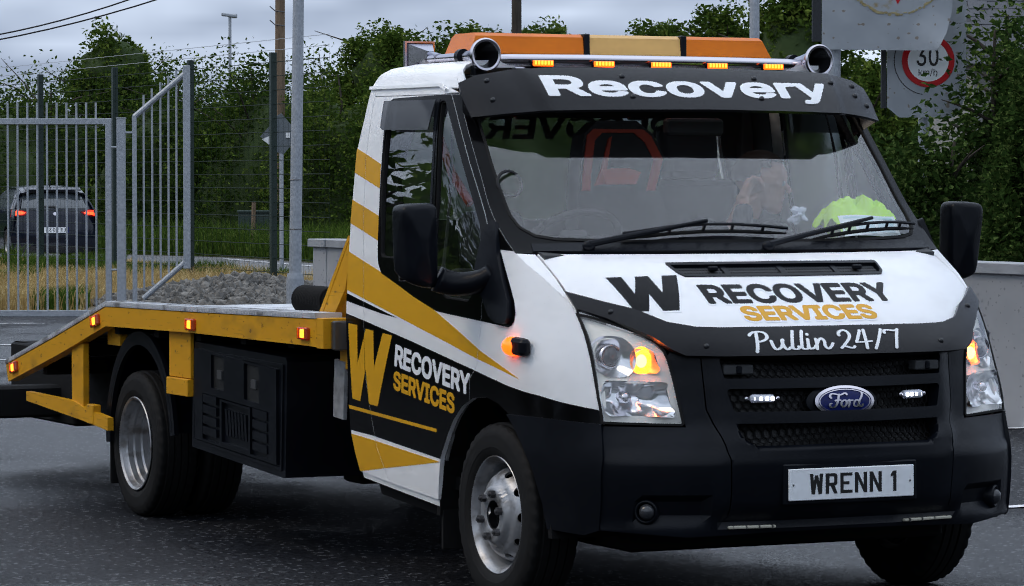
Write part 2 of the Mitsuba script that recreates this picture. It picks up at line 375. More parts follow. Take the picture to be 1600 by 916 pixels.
def limb_tree(base, top, g, r0, nl=7, spread=1.):
    base, top = np.array(base, float), np.array(top, float)
    H = np.linalg.norm(top - base)
    k = np.linspace(0, 1, 7)[:, None]
    p = base + (top - base) * k + g.normal(size=(7, 3)) * H * .012 * np.array([1, 1, 0])
    ms = [tube(p, np.linspace(r0, r0 * .25, 7), 7)]
    for i in range(nl):
        a = g.uniform(.3, .85); s = base + (top - base) * a
        an = g.uniform(0, 2 * np.pi); L = H * g.uniform(.25, .5) * spread
        e = s + np.array([math.cos(an) * L, math.sin(an) * L, L * g.uniform(.3, .8)])
        m = (s + e) / 2 + np.array([0, 0, L * .06])
        ms.append(tube([s, m, e], [r0 * .4, r0 * .25, r0 * .08], 5))
    return cat_mesh(ms)
def blob(centre, radii, g, amp=.25):
    m = trimesh.creation.icosphere(subdivisions=3)
    n = meshkit.fbm(m.vertices * 1.7 + g.uniform(0, 50, 3), 3, seed=int(g.integers(1, 99)))
    m.vertices = m.vertices * (1 - amp + 2 * amp * (n - .5))[:, None] * radii + centre
    return m
def plant(name, label, catg, s, t, w, h, d, seed, n, leaf, size, material, group=None, z0=0., trunk=.08, core=.72, low=-.9, clumps=46, spread=.22):
    g = np.random.default_rng(seed)
    k = thing(name, label, catg, group)
    c = site(s, t, z0 + h)[None][0]
    radii = np.array([w / 2, d / 2, h])
    # radii are along s, t, z
    def world(q): return put(trimesh.Trimesh(q, np.zeros((0, 3), int), process=False)).vertices
    loc = crown_pts(np.array([s, t, z0]), radii, n, g, clumps, spread, low)
    loc[:, 2] = np.abs(loc[:, 2] - z0) + z0 if low < -.5 else loc[:, 2]
    obj('crown', leaves(world(loc), size, g), material, k, smooth=False)
    base = site(s, t, 0.)
    top = site(s + g.normal() * .1, t, z0 + h * .9)
    obj('trunk', limb_tree(base, top, g, trunk, spread=.45 if trunk <= .05 or core == 0 else 1.), 'bark', k, smooth=True)
    if core:
        b = put(blob(np.array([s, t, z0 + h * .12]), radii * core * np.array([1, 1, .95]), g))
        obj('inner_branches', b, 'foliage_core', k, smooth=True)
    return k
# bank of shrubs and trees beyond the road, left to right; crowns stand on the ground (half ellipsoids)
bank = [(-13.6, 82, 4.6, 4.3, 'dark_shrub', 'dense dark green bush at the far left behind the black car'),
        (-10.8, 81.5, 4.2, 3.75, 'dark_shrub', 'dark green bush above the black car roof, left of the tall pointed tree'),
        (-7.7, 80, 3.8, 3.9, 'dark_shrub', 'leafy bush behind the open gate leaf'),
        (-5.7, 78.5, 3.4, 4.0, 'dark_shrub', 'dark hedge bush between the open gate leaf and the wooden pole'),
        (-3.6, 76, 3.2, 3.85, 'bright_shrub', 'brighter green bush just right of the tall galvanised lamp column'),
        (-1.6, 74, 3.6, 4.2, 'dark_shrub', 'dark bush showing behind the rear edge of the cab'),
        (1.0, 72, 4.2, 4.0, 'dark_shrub', 'dark bush hidden behind the cab, seen through its side window'),
        (4.0, 70, 4.4, 4.0, 'dark_shrub', 'bush behind the cab, seen through the windscreen'),
        (6.6, 66, 4.2, 3.7, 'bright_shrub', 'green bush behind the right end of the light bar')]
bank += [(-12.0, 88, 4.6, 4.2, 'rear_shrub', 'rear bush of the bank above the black car, at the left edge'), (-8.6, 87.5, 4.2, 4.35, 'rear_shrub', 'rear bush of the bank right of the tall pointed tree'),
         (-6.6, 86.5, 4.0, 4.25, 'rear_shrub', 'rear bush of the bank behind the open gate leaf'), (-4.6, 86, 4.0, 4.3, 'rear_shrub', 'rear bush of the bank behind the wooden pole'), (-2.6, 85, 4.0, 4.7, 'rear_shrub', 'rear bush of the bank left of the cab')]
for i, (s, t, w, h, nm, lb) in enumerate(bank):
    plant(nm, lb, 'shrub', s, t, w * 1.35, h * 1.12, 3.4, 100 + i, 19000, None, .115, 'leaf_dark' if nm == 'dark_shrub' else 'leaf_mid', trunk=.07, clumps=150, spread=.15, core=.86)
trees = [(-9.55, 84, 2.3, 1.5, 3.75, 'tall_tree', 'taller pointed tree rising above the bushes on the left', 5200, .9),
         (-2.9, 82, 3.0, 1.3, 3.9, 'tall_tree', 'bushy tree standing just left of the cab roof, behind the tall lamp column', 5200, .7),
         (-.9, 80, 2.2, 1.2, 3.9, 'tall_tree', 'tree behind the left end of the light bar', 4200, 0),
         (.75, 84, 2.0, 1.1, 4.2, 'tall_tree', 'small tree crown just right of the dark pole above the light bar', 3800, 0),
         (3.4, 80, 1.9, .8, 4.35, 'tall_tree', 'low round tree crown above the cream section of the light bar', 3200, 0),
         (4.75, 80, 2.0, 1.2, 4.4, 'tall_tree', 'twiggy thin tree above the right part of the light bar', 2400, 0),
         (3.75, 47, 1.7, 1.5, 2.9, 'leafy_tree', 'dark leafy tree at the left edge of the large grey sign board', 7000, .7),
         (5.0, 50, 2.2, 1.4, 1.9, 'leafy_tree', 'bright leafy tree behind the two grey sign boards', 8000, .7),
         (5.6, 40, 1.6, 1.3, 2.3, 'leafy_tree', 'thin tree in front of the grey slate roof at the top right', 420, 0)]
for i, (s, t, w, h, z0, nm, lb, n, core) in enumerate(trees):
    plant(nm, lb, 'tree', s, t, w, h, w, 300 + i, int(n * 1.7), None, .125 if t > 60 else .095, 'leaf_mid', z0=z0, trunk=.09, core=core, low=-.95 if core == 0 else -.3, clumps=34, spread=.26)
# near hedge on the right, behind the wall
hedge = [(2.2, 28.6, 1.05, 1.7), (2.75, 27.6, 1.15, 1.95), (3.22, 26.9, 1.15, 2.1), (3.92, 26.2, 1.05, 2.75), (4.25, 30.0, 1.5, 3.2)]
hl = ['dark hedge bush beside the windscreen pillar on the right', 'dark hedge bush directly below the speed limit sign', 'dense dark hedge bush above the door mirror on the right', 'tall dark hedge bush at the right edge behind the low wall', 'tallest hedge bush at the upper right edge, in front of the slate roof']
for i, (s, t, w, h) in enumerate(hedge):
    plant('hedge_bush', hl[i], 'hedge', s, t, w, h, 1.2, 500 + i, 15000, None, .075, 'leaf_near', trunk=.05, clumps=110, spread=.17, core=.78)

# hedges round the rest of the yard, outside the picture: they are what the truck's dark sides mirror
ring_ = [(-19, 84), (-25, 87), (-31, 90), (-37, 94), (-44, 98), (-17, 60), (-17.5, 50), (-17, 41), (-16, 34), (-9, 4.5), (-11, 9), (-12.5, 13.5), (-13.5, 18), (-14.5, 22.5), (-15, 27), (-7, .5), (-3.5, -4), (2, -6.5), (7, -6), (11, -2), (13, 3), (14, 8), (14.5, 13)]
for i, (s, t) in enumerate(ring_):
    plant('boundary_shrub', 'dark shrub of the boundary hedge round the near side of the yard', 'shrub', s, t, 6.8, 4.0, 3.4 if t < 30 else 6., 700 + i, 5000, None, .25, 'leaf_dark', group='boundary hedge outside the picture', trunk=.08, clumps=50, spread=.25, core=.86)

# ---------------------------------------------------------------- grasses
def blades(s, t, z, h, w, g):
    n = len(s); base = np.stack([s, t, z], 1)
    a = g.uniform(0, 2 * np.pi, n); lean = g.normal(size=(n, 2)) * .35
    d = np.stack([np.cos(a), np.sin(a), a * 0], 1)
    tip = base + np.stack([lean[:, 0] * h, lean[:, 1] * h, h], 1)
    mid = base + np.stack([lean[:, 0] * h * .3, lean[:, 1] * h * .3, h * .6], 1)
    ww = (w if np.ndim(w) else np.full(n, w))[:, None]
    v = np.stack([base - d * ww / 2, base + d * ww / 2, mid + d * ww * .35, mid - d * ww * .35, tip], 1).reshape(-1, 3)
    i = np.arange(n)[:, None] * 5
    return put(trimesh.Trimesh(v, np.vstack([i + [0, 1, 2], i + [0, 2, 3], i + [3, 2, 4]]), process=False))
def scatter(poly, n, g):
    x0, y0, x1, y1 = poly.bounds; out = []
    q = np.column_stack([g.uniform(x0, x1, n * 3), g.uniform(y0, y1, n * 3)])
    return q[shapely.contains_xy(poly, q[:, 0], q[:, 1])][:n]
vp = P([(-12, 42.4), (1.2, 42.4), (-2.5, 51.5), (-5.1, 59.6), (-7.0, 66.4), (-12, 70)])
vp = vp.difference(P([(-5.25, 42), (-5.25, 46.0), (-4.4, 47.2), (-2.4, 47.2), (3, 47.2), (3, 42)]))
q = scatter(vp, 62000, rng)
tall = meshkit.fbm(np.column_stack([q * .7, q[:, 0] * 0]), 3)
grn = meshkit.fbm(np.column_stack([q * .55, q[:, 0] * 0 + 9]), 3)
dry = grn < .66
obj('dry_grass', blades(q[dry, 0], q[dry, 1], q[dry, 0] * 0 + .01, (.08 + .5 * tall[dry] * rng.uniform(.5, 1.2, dry.sum())) * np.clip(1.15 - (q[dry, 1] - 42) / 24, .3, 1), .014, rng), 'grass_dry', smooth=False,
    kind='stuff', label='dry straw coloured grass on the verge behind the gates', cat='grass')
obj('green_weeds', blades(q[~dry, 0], q[~dry, 1], q[~dry, 0] * 0 + .01, .10 + .35 * tall[~dry], .02, rng), 'grass_green', smooth=False,
    kind='stuff', label='green weeds growing in patches of the dry verge', cat='weeds')
gp = P([(-24, 84), (-16, 80.2), (-8.2, 75.7), (-5.9, 73.2), (-3.5, 67.6), (1.6, 57.6), (6, 60), (0, 74), (-6, 78), (-14, 83)])
q = scatter(gp, 40000, rng)
obj('tall_grass', blades(q[:, 0], q[:, 1], q[:, 0] * 0, rng.uniform(.35, .85, len(q)), .03, rng), 'grass_green', smooth=False, kind='stuff',
    label='tall green grass along the far side of the road', cat='grass')
lp = P([(-14, 41.2), (-3.4, 41.2), (-3.4, 42.4), (-14, 42.4)])
q = scatter(lp, 2600, rng)
obj('leaf_litter', put(leaves(np.column_stack([q, np.full(len(q), .025)]), .10, rng).apply_transform(np.diag([1, 1, .25, 1]) + np.array([[0, 0, 0, 0], [0, 0, 0, 0], [0, 0, 0, .02], [0, 0, 0, 0]]))), 'grass_dry', smooth=False, kind='stuff',
    label='dead brown leaves and straw lying along the foot of the gate', cat='litter')
# ---------------------------------------------------------------- low wall on the right, running behind the truck
mat('render_grey', proc(lambda p, n, uv: mix((.22, .23, .245), (.36, .37, .385), fbm(p.x * 2.2, p.y * 2.2, p.z * 2.2, octaves=5)) * (1 - .35 * specks(p, 45., .8))), .85)
mat('coping_grey', proc(lambda p, n, uv: mix((.17, .18, .195), (.34, .355, .375), fbm(p.x * 5, p.y * 5, p.z * 5, octaves=4))), .6)
w = thing('yard_wall', 'low grey rendered wall with flat coping under the dark hedge, its end showing behind the cab', 'wall')
wd = (WALL_B - WALL_A); WL = np.linalg.norm(wd); wd /= WL
wa = math.degrees(math.atan2(wd[1], wd[0]))
def on_wall(m): return put(mv(m, (WALL_A[0], WALL_A[1], 0), rz=wa))
# rendered face with slight waviness
gx, gz = np.meshgrid(np.linspace(.4, WL, 160), np.linspace(-.05, .985, 18), indexing='ij')
def wave(sgn):
    y = sgn * .10 + .004 * (meshkit.fbm(np.stack([gx * 3, gz * 3, gx * 0], -1), 3) - .5)
    v = np.stack([gx, y, gz], -1).reshape(-1, 3)
    i = np.arange(159 * 18).reshape(159, 18)[:, :-1].ravel()
    return trimesh.Trimesh(v, np.vstack([np.stack([i, i + 18, i + 19], 1), np.stack([i, i + 19, i + 1], 1)]), process=False)
obj('face', on_wall(cat_mesh([wave(-1), wave(1), bx(WL - .02, WL, -.1, .1, -.05, .985)])), 'render_grey', w, smooth=True)
obj('pier', on_wall(bx(.12, .40, -.11, .11, -.05, .985, .006)), 'render_grey', w)
obj('coping', on_wall(bx(.08, .44, -.15, .15, .985, 1.06, .012)), 'coping_grey', w)
x = .444
while x < WL:
    e = min(x + .9, WL)
    obj('coping', on_wall(bx(x, e - .006, -.135, .135, .985, 1.058, .010)), 'coping_grey', w)
    x = e

# ---------------------------------------------------------------- gravel heap
mat('gravel', proc(lambda p, n, uv: mix((.045, .043, .040), (.23, .22, .20), cell_rand(p.x * 12, p.y * 12, p.z * 12) * .6 + .4 * fbm(p.x * 9, p.y * 9, p.z * 9))), .85)
g = np.random.default_rng(11)
def heap_h(s, t):
    r = np.sqrt(((s + 3.45) / 1.9) ** 2 + ((t - 44.6) / 2.2) ** 2)
    return .33 * np.clip(1 - r, 0, 1) ** .75 * (.8 + .5 * meshkit.fbm(np.stack([s * 1.1, t * 1.1, s * 0], -1), 3))
S, TT = np.meshgrid(np.linspace(-5.4, -1.5, 70), np.linspace(42.2, 47, 70), indexing='ij')
v = np.stack([S, TT, heap_h(S, TT) - .02], -1).reshape(-1, 3)
i = np.arange(69 * 70).reshape(69, 70)[:, :-1].ravel()
hp = thing('gravel_heap', 'heap of grey gravel and rubble just above the truck deck', 'gravel heap')
obj('mound', put(trimesh.Trimesh(v, np.vstack([np.stack([i, i + 70, i + 71], 1), np.stack([i, i + 71, i + 1], 1)]), process=False)), 'gravel', hp, smooth=True)
st = np.column_stack([g.uniform(-5.3, -1.6, 9000), g.uniform(42.3, 46.6, 9000)])
hh = heap_h(st[:, 0], st[:, 1]); st, hh = st[hh > .02], hh[hh > .02]
ico = trimesh.creation.icosahedron()
vs, fs = [], []
for k in range(len(st)):
    r = g.choice([.022, .035, .05, .08], p=[.35, .4, .2, .05])
    q = ico.vertices * g.uniform(.6, 1.2, (12, 1)) * r * g.uniform(.6, 1.3, 3)
    vs.append(q + [st[k, 0], st[k, 1], hh[k] + r * .2]); fs.append(ico.faces + 12 * k)
obj('stones', put(trimesh.Trimesh(np.vstack(vs), np.vstack(fs), process=False)), 'gravel', hp, smooth=False, kind='stuff')

# ---------------------------------------------------------------- galvanised gates
GT = 41.0
def px_s(x, t=GT): return (x - 800) / 5482. * t          # metres to the right at distance t of a line of sight
ga = thing('entrance_gate', 'closed galvanised steel gate leaf with vertical bars on the far left', 'gate')
obj('top_rail', put(bx(-8.2, px_s(168), GT - .03, GT + .03, 2.245, 2.315, .008)), 'galvanised', ga)
obj('bottom_rail', put(bx(-8.2, px_s(168), GT - .03, GT + .03, .0, .075, .008)), 'galvanised', ga)
obj('stile', put(bx(px_s(165), px_s(174.5), GT - .035, GT + .035, .02, 2.32, .008)), 'galvanised', ga)
x = px_s(150.5)
while x > -8.2:
    obj('bar', put(rod((x, GT + .0, .05), (x, GT, 2.50), .0125, 8)), 'galvanised', ga)
    x -= .1145
gp_ = thing('gate_post', 'thick square galvanised gate post between the two gate leaves', 'post')
obj('post', put(bx(px_s(183), px_s(196.5), GT - .05, GT + .05, -.02, 2.31, .006)), 'galvanised', gp_)
obj('cap', put(bx(px_s(182.4), px_s(197.1), GT - .055, GT + .055, 2.31, 2.325, .004)), 'galvanised', gp_)
for z in (1.98, .55):
    obj('hinge', put(rod((px_s(172), GT - .02, z), (px_s(185), GT - .02, z), .012, 8)), 'galvanised', gp_)
obj('hinge', put(rod((px_s(196), GT - .02, 2.15), (px_s(208), GT - .02, 2.15), .012, 8)), 'galvanised', gp_)
gb = thing('side_gate', 'open galvanised gate leaf with raked top and bottom rails', 'gate')
def zpx(y, t=GT): return 1.5916 + (282.4 - y) / 5482. * t
a0, a1 = px_s(210.5), px_s(291.5)
obj('stile', put(bx(px_s(207), px_s(214), GT - .03, GT + .03, .12, zpx(181), .006)), 'galvanised', gb)
obj('stile', put(bx(px_s(286.5), px_s(297.5), GT - .03, GT + .03, zpx(420), zpx(103), .006)), 'galvanised', gb)
obj('top_rail', put(rod((a0, GT, zpx(183)), (a1, GT, zpx(114)), .032, 10)), 'galvanised', gb)
obj('bottom_rail', put(rod((a0 + .1, GT, zpx(467)), (a1, GT, zpx(408)), .032, 10)), 'galvanised', gb)
for xp in (225, 238, 251, 263.5, 276):
    k = (xp - 210.5) / 81.
    obj('bar', put(rod((px_s(xp), GT, zpx(465 - 59 * k)), (px_s(xp), GT, zpx(160 - 62 * k)), .0125, 8)), 'galvanised', gb)

# ---------------------------------------------------------------- green mesh fence
mat('fence_green', (.008, .022, .018), .45)
mat('wire_green', (.006, .016, .012), .6, specular=.2)
fe = thing('mesh_fence', 'dark green welded mesh fence with square posts behind the gates', 'fence')
FA, FD = np.array([-3.42, 50.2]), np.array([-.415, .910]); FD /= np.linalg.norm(FD)
def fpt(u): return FA + FD * u
def u_at(xp):     # distance along the fence seen at that bearing
    k = (xp - 800) / 5482.
    return (k * FA[1] - FA[0]) / (FD[0] - k * FD[1])
us = [u_at(427), u_at(298), u_at(180), u_at(64)]
us = us + [us[-1] + 3., us[-1] + 6.]
for u in us:
    c = fpt(u)
    obj('post', put(mv(bx(-.045, .045, -.045, .045, -.02, 3.42, .006), (c[0], c[1], 0), rz=math.degrees(math.atan2(FD[1], FD[0])))), 'fence_green', fe)
ws = []
u0, u1 = us[0] - 2.2, us[-1]
for z in np.arange(.08, 3.42, .2):
    a, b = fpt(u0), fpt(u1); ws.append(rod((*a, z), (*b, z), .0055, 4))
obj('long_wire', put(cat_mesh(ws)), 'wire_green', fe, smooth=False, kind='stuff')
ws = []
for u in np.arange(u0, u1, .20):
    a = fpt(u); ws.append(rod((*a, .05), (*a, 3.40), .0022, 3))
obj('upright_wire', put(cat_mesh(ws)), 'wire_green', fe, smooth=False, kind='stuff')
ws = [rod((*(fpt(u0)), z), (*(fpt(u1)), z), .004, 4) for z in (3.45, 3.6)]
obj('top_wire', put(cat_mesh(ws)), 'galvanised', fe, smooth=False)

# ---------------------------------------------------------------- poles and lamps
t = 41.2
lc = thing('lamp_column', 'tall galvanised lamp column with a wider base beside the mesh fence', 'lamp post')
c = px_s(461, t)
obj('base', put(revolve([[0, -.02], [.105, -.02], [.105, .42], [.092, .50], [0, .50]], 20).apply_translation((c, t, 0))), 'galvanised', lc)
obj('shaft', put(rod((c, t, .5), (px_s(472, t), t, 6.4), .073, 20, .058)), 'galvanised', lc)
obj('door', put(bx(c - .035, c + .035, t - .112, t - .10, .12, .36, .003)), 'galvanised', lc)
for z in (1.02, 1.6):
    obj('strap', put(tube([(c + .0075 * z + .074 * math.cos(q), t + .074 * math.sin(q), z) for q in np.linspace(0, 2 * np.pi, 24)[:-1]], .006, 5, True)), 'bolt_steel', lc)
t = 76.
mat('pole_wood', proc(lambda p, n, uv: mix((.09, .06, .04), (.24, .17, .11), fbm(p.x * 22, p.y * 22, p.z * 1.5, octaves=4))), .85)
up = thing('utility_pole', 'brown wooden utility pole beside the tall lamp column', 'utility pole')
obj('shaft', put(rod((px_s(437, t), t, 0), (px_s(439, t), t, 8.5), .115, 14, .10)), 'pole_wood', up)
for z in (5.25, 4.95):
    obj('step_bolt', put(tube([(px_s(430, t) - .1, t - .1, z + .1), (px_s(431, t), t - .1, z), (px_s(446, t), t - .1, z - .02)], .014, 6)), 'bolt_steel', up)
up2 = thing('utility_pole', 'dark pole standing behind the orange end of the light bar', 'utility pole')
obj('shaft', put(rod((px_s(807, 79.), 79., 0), (px_s(807, 79.), 79., 8.5), .12, 14, .105)), 'bark', up2)
t = 95.
sl = thing('street_lamp', 'slim grey street lamp with a small flat lantern far behind the fence', 'street lamp')
s0 = px_s(360, t)
obj('shaft', put(rod((s0, t, 0), (s0, t, zpx(27, t)), .055, 10, .04)), 'galvanised', sl)
obj('lantern', put(mv(rbox((.42, .2, .09), .03), (s0 - .02, t, zpx(25, t)), ry=8)), 'galvanised', sl)
obj('lantern', put(mv(rbox((.16, .14, .12), .03), (s0 + .12, t, zpx(26, t)))), 'galvanised', sl)
t = 44.
gl = thing('sign_pole', 'plain grey pole rising above the right end of the light bar', 'pole')
obj('shaft', put(rod((px_s(1178, t), t, 0), (px_s(1178, t), t, 5.5), .062, 16)), 'galvanised', gl)
# overhead wires
mat('cable_black', (.01, .01, .012), .6)
for i, (y0, y1, xe, lb) in enumerate(((55, 0, 205, 'upper of the two overhead cables in the top left corner'), (63, 0, 248, 'lower of the two overhead cables in the top left corner'))):
    t = 70.
    a = np.array([px_s(-500, t), t - 4, zpx(y0, t) - 1.6]); b = np.array([px_s(xe + 220, t), t + 4, zpx(y1, t) + .95])
    m0, m1 = np.array([px_s(0, t), t, zpx(y0, t)]), np.array([px_s(xe, t), t, zpx(y1, t)])
    sag = lambda k: m0 + (m1 - m0) * k + np.array([0, 0, -.20 * k * (1 - k)])
    obj('overhead_cable', put(tube([sag(k) for k in np.linspace(-4, 3, 40)], .016, 5)), 'cable_black', smooth=True, label=lb, cat='cable', group='overhead cables')

# ---------------------------------------------------------------- signs on the right
mat('sign_metal', proc(lambda p, n, uv: mix(mix((.25, .275, .30), (.36, .385, .41), fbm(p.x * 5, p.y * 5, p.z * 5, octaves=4)), (.16, .11, .06), specks(p, 26., .83) * .7)), .5, .2)
mat('sign_back', (.012, .014, .018), .5)
mat('sign_red', proc(lambda p, n, uv: mix((.52, .006, .010), (.38, .012, .014), fbm(p.x * 14, p.y * 14, p.z * 14))), .4, specular=.25)
mat('sign_white', proc(lambda p, n, uv: mix((.66, .68, .69), (.78, .80, .80), fbm(p.x * 8, p.y * 8, p.z * 8))), .4)
mat('sign_faded', proc(lambda p, n, uv: mix((.30, .325, .345), (.26, .20, .10), smoothstep(.55, .75, fbm(p.x * 12, p.y * 12, p.z * 12, octaves=4)))), .5)
mat('peel', proc(lambda p, n, uv: mix((.20, .15, .06), (.40, .34, .18), noise(p.x * 40, p.y * 40, p.z * 40))), .8)
SG = 30.0; k = 5482. / SG
def spt(px, py): return np.array([(px - 800) / k, 1.5916 + (282.4 - py) / k])
def stand(poly_or_mesh, t0, depth=None, rz=0.):
    m = extrude(poly_or_mesh, depth) if depth else poly_or_mesh
    v = m.vertices; m = m.copy(); m.vertices = np.stack([v[:, 0], t0 - v[:, 2], v[:, 1]], 1)
    return put(m)
# big board, its lower right corner bent forwards
bb = thing('sign_board', 'large scratched grey sign board with a bent lower corner and worn red emblem', 'sign')
outline = P([spt(1283, -150), spt(1487, -150), spt(1486, 18), spt(1477, 52), spt(1462, 80), spt(1283, 78)])
def bent(q):
    c = spt(1470, 75); d = np.hypot(q[:, 0] - c[0], q[:, 1] - c[1])
    bend = .07 * np.clip(1 - d / .34, 0, 1) ** 1.6 + .004 * meshkit.fbm(np.column_stack([q * 6, q[:, 0] * 0]), 3)
    return put(trimesh.Trimesh(np.stack([q[:, 0], SG - bend, q[:, 1]], 1), np.zeros((0, 3), int), process=False)).vertices
TOCAM = (.9, -.434, 0)
obj('panel', patch(outline, bent, .04, 0, .012, TOCAM), 'sign_metal', bb)
cc = spt(1398, -68); R_ = 91 / k
obj('faded_disc', patch(Point(*cc).buffer(R_, 48).intersection(outline.buffer(-.01)), bent, .05, .004, .004, TOCAM), 'sign_faded', bb, label='faded grey disc with a flaking rim')
pe = []
for q in np.linspace(-2.55, -.6, 30):
    r = R_ + g.uniform(-.012, .012); c = cc + r * np.array([math.cos(q), math.sin(q)])
    pe.append(affinity.rotate(affinity.scale(Point(*c).buffer(.016, 3), g.uniform(.6, 1.8), g.uniform(.3, .9)), math.degrees(q) + 90))
obj('flaking_edge', patch(unary_union(pe).intersection(outline), bent, .05, .007, .003, TOCAM), 'peel', bb)
obj('red_mark', patch(P([spt(1380, -40), spt(1384, -3), spt(1392, 2), spt(1397, -1), spt(1401, 8), spt(1405, 1), spt(1411, 0), spt(1413, -40)]), bent, .05, .008, .003, TOCAM), 'sign_red', bb)
obj('edge_channel', put(bx(spt(1268, 0)[0], spt(1283, 0)[0] - .002, SG + .0, SG + .05, spt(0, 66)[1], 3.9, .004)), 'sign_back', bb)
obj('post', put(rod((spt(1304, 0)[0], SG + .12, 0), (spt(1304, 0)[0], SG + .12, 3.9), .058, 18)), 'galvanised', bb)
# speed limit board
sb = thing('speed_limit_sign', 'grey sign panel with red ringed 30 km/h disc partly hidden by the larger board', 'sign')
SG2 = SG + .35; k = 5482. / SG2
o2 = P([spt(1385, -150), spt(1509, -150), spt(1508, 150), spt(1497, 178), spt(1488, 184), spt(1404, 184), spt(1385, 168)])
flat2 = lambda q: put(trimesh.Trimesh(np.stack([q[:, 0], np.full(len(q), SG2) - .003 * meshkit.fbm(np.column_stack([q * 5, q[:, 0] * 0]), 3), q[:, 1]], 1), np.zeros((0, 3), int), process=False)).vertices
obj('panel', patch(o2.difference(box(*spt(1484, 38), *spt(1512, 36.6))), flat2, .05, 0, .012, TOCAM), 'sign_metal', sb)
cs = spt(1449, 96)
ring = Point(*cs).buffer(41 / k, 40)
obj('red_ring', patch(ring.difference(Point(*cs).buffer(32 / k, 40)), flat2, .05, .006, .005, TOCAM), 'sign_red', sb)
obj('white_disc', patch(Point(*cs).buffer(32 / k, 40), flat2, .05, .004, .003, TOCAM), 'sign_white', sb)
a, b = spt(1431, 104), spt(1465, 73)
obj('number', patch(fit(letters('30', False, .02), a[0], b[0], a[1], b[1]), flat2, .05, .0065, .002, TOCAM), 'plate_black', sb)
a, b = spt(1434, 120), spt(1463, 108)
obj('unit', patch(fit(letters('km/h', False), a[0], b[0], a[1], b[1]), flat2, .05, .0065, .002, TOCAM), 'plate_black', sb)
arc = Point(*cs).buffer(53 / k, 40).exterior.buffer(.0035).intersection(o2.buffer(-.02)).difference(box(cs[0] - .05, cs[1] - 1, cs[0] + 2, cs[1] + 1))
obj('old_outline', patch(arc, flat2, .05, .003, .002, TOCAM), 'sign_back', sb)
obj('edge_channel', put(bx(spt(1376, 0)[0], spt(1385, 0)[0] - .002, SG2, SG2 + .05, spt(0, 170)[1], 3.9, .004)), 'sign_back', sb)
obj('post', put(rod((spt(1445, 0)[0], SG2 + .12, 0), (spt(1445, 0)[0], SG2 + .12, 3.9), .05, 16)), 'galvanised', sb)

# ---------------------------------------------------------------- house with slate roof, top right
mat('slate', proc(lambda p, n, uv: mix((.035, .038, .046), (.085, .09, .105), fbm(p.x * 3, p.y * 3, p.z * 3, octaves=4))), .6)
mat('house_render', (.20, .20, .19), .85)
hs = thing('slate_roofed_house', 'house with a grey slate roof at the upper right edge behind the hedge', 'house')
HT = 52.; hx0, hx1 = (1512 - 800) / 5482 * HT, (1512 - 800) / 5482 * HT + 6.5
obj('wall', put(bx(hx0 + .12, hx1, HT + .3, HT + 6, 0, 3.3)), 'house_render', hs)
rf = obj('roof', put(extrude(P([(HT - .02, 3.3), (HT + 3.1, 5.6), (HT + 6.3, 3.3)]), hx1 - hx0).apply_transform(np.array([[0, 0, 1, hx0], [1, 0, 0, 0], [0, 1, 0, 0], [0, 0, 0, 1.]]))), 'sign_back', hs, smooth=False)
ca, sa = 3.12 / math.hypot(3.12, 2.3), 2.3 / math.hypot(3.12, 2.3)
sl_m = [bx(-.148, .148, -.14, .14, -.005, .005)]
for r_ in range(16):
    for cidx in range(16):
        xx = hx0 + .15 + cidx * .30 + (.15 if r_ % 2 else 0)
        m = mv(sl_m[0], rx=math.degrees(math.atan2(sa, ca)) - 2.5)
        yy, zz = HT + .10 + r_ * .21 * ca, 3.36 + r_ * .21 * sa + .03
        obj('slate', put(mv(m, (xx, yy + g.uniform(-.008, .008), zz + .004))), 'slate', rf, smooth=False)

# ---------------------------------------------------------------- back of the junction signs, green cabinet
t = 60.
js = thing('road_sign', 'backs of two grey road sign plates on one post behind the mesh fence', 'sign')
s0 = px_s(440, t)
obj('post', put(rod((s0, t, 0), (s0, t, zpx(182, t)), .038, 12)), 'galvanised', js)
mat('sign_grey_back', (.12, .14, .155), .5, .2)
ar = mv(extrude(P([(-.36, 0), (-.09, .30), (-.09, -.20)]), .012), rx=90); ar = mv(ar, (s0 - .0, t - .06, zpx(214, t)))
obj('plate', put(ar), 'sign_grey_back', js)
dm = mv(extrude(P([(-.10, .33), (.02, .40), (.19, .20), (.18, -.16), (.06, -.30), (-.1, -.25)]), .012), rx=90); dm = mv(dm, (s0 - .02, t - .03, zpx(214, t)))
obj('plate', put(dm), 'sign_grey_back', js)
obj('white_corner', put(mv(extrude(P([(-.33, 0), (-.11, .09), (-.12, -.16)]), .004), rx=90).apply_translation((s0, t - .075, zpx(218, t)))), 'sign_white', js)
obj('bracket', put(bx(s0 + .08, s0 + .15, t - .07, t - .04, zpx(216, t), zpx(208, t))), 'sign_white', js)
t = 74.5
mat('cabinet_green', (.025, .045, .038), .5)
cb = thing('utility_cabinet', 'dark green roadside cabinet standing in the tall grass', 'cabinet')
obj('body', put(bx(px_s(372, t), px_s(430, t), t, t + .5, 0, zpx(333, t), .02)), 'cabinet_green', cb)
obj('lid', put(bx(px_s(370, t), px_s(432, t), t - .04, t + .54, zpx(333, t), zpx(329, t), .02)), 'cabinet_green', cb)
obj('door_seam', put(bx(px_s(400, t), px_s(400.6, t), t - .006, t + .01, .1, zpx(336, t))), 'sign_back', cb)
bo = thing('marker_post', 'short pale marker post leaning in front of the green cabinet', 'post')
obj('post', put(rod((px_s(394, t - .6), t - .6, 0), (px_s(397, t - .6), t - .6, zpx(317, t - .6)), .045, 10)), 'pole_wood', bo)
obj('cap', put(rod((px_s(397, t - .6), t - .6, zpx(317, t - .6)), (px_s(397, t - .6), t - .6, zpx(316, t - .6)), .05, 10)), 'pole_wood', bo)

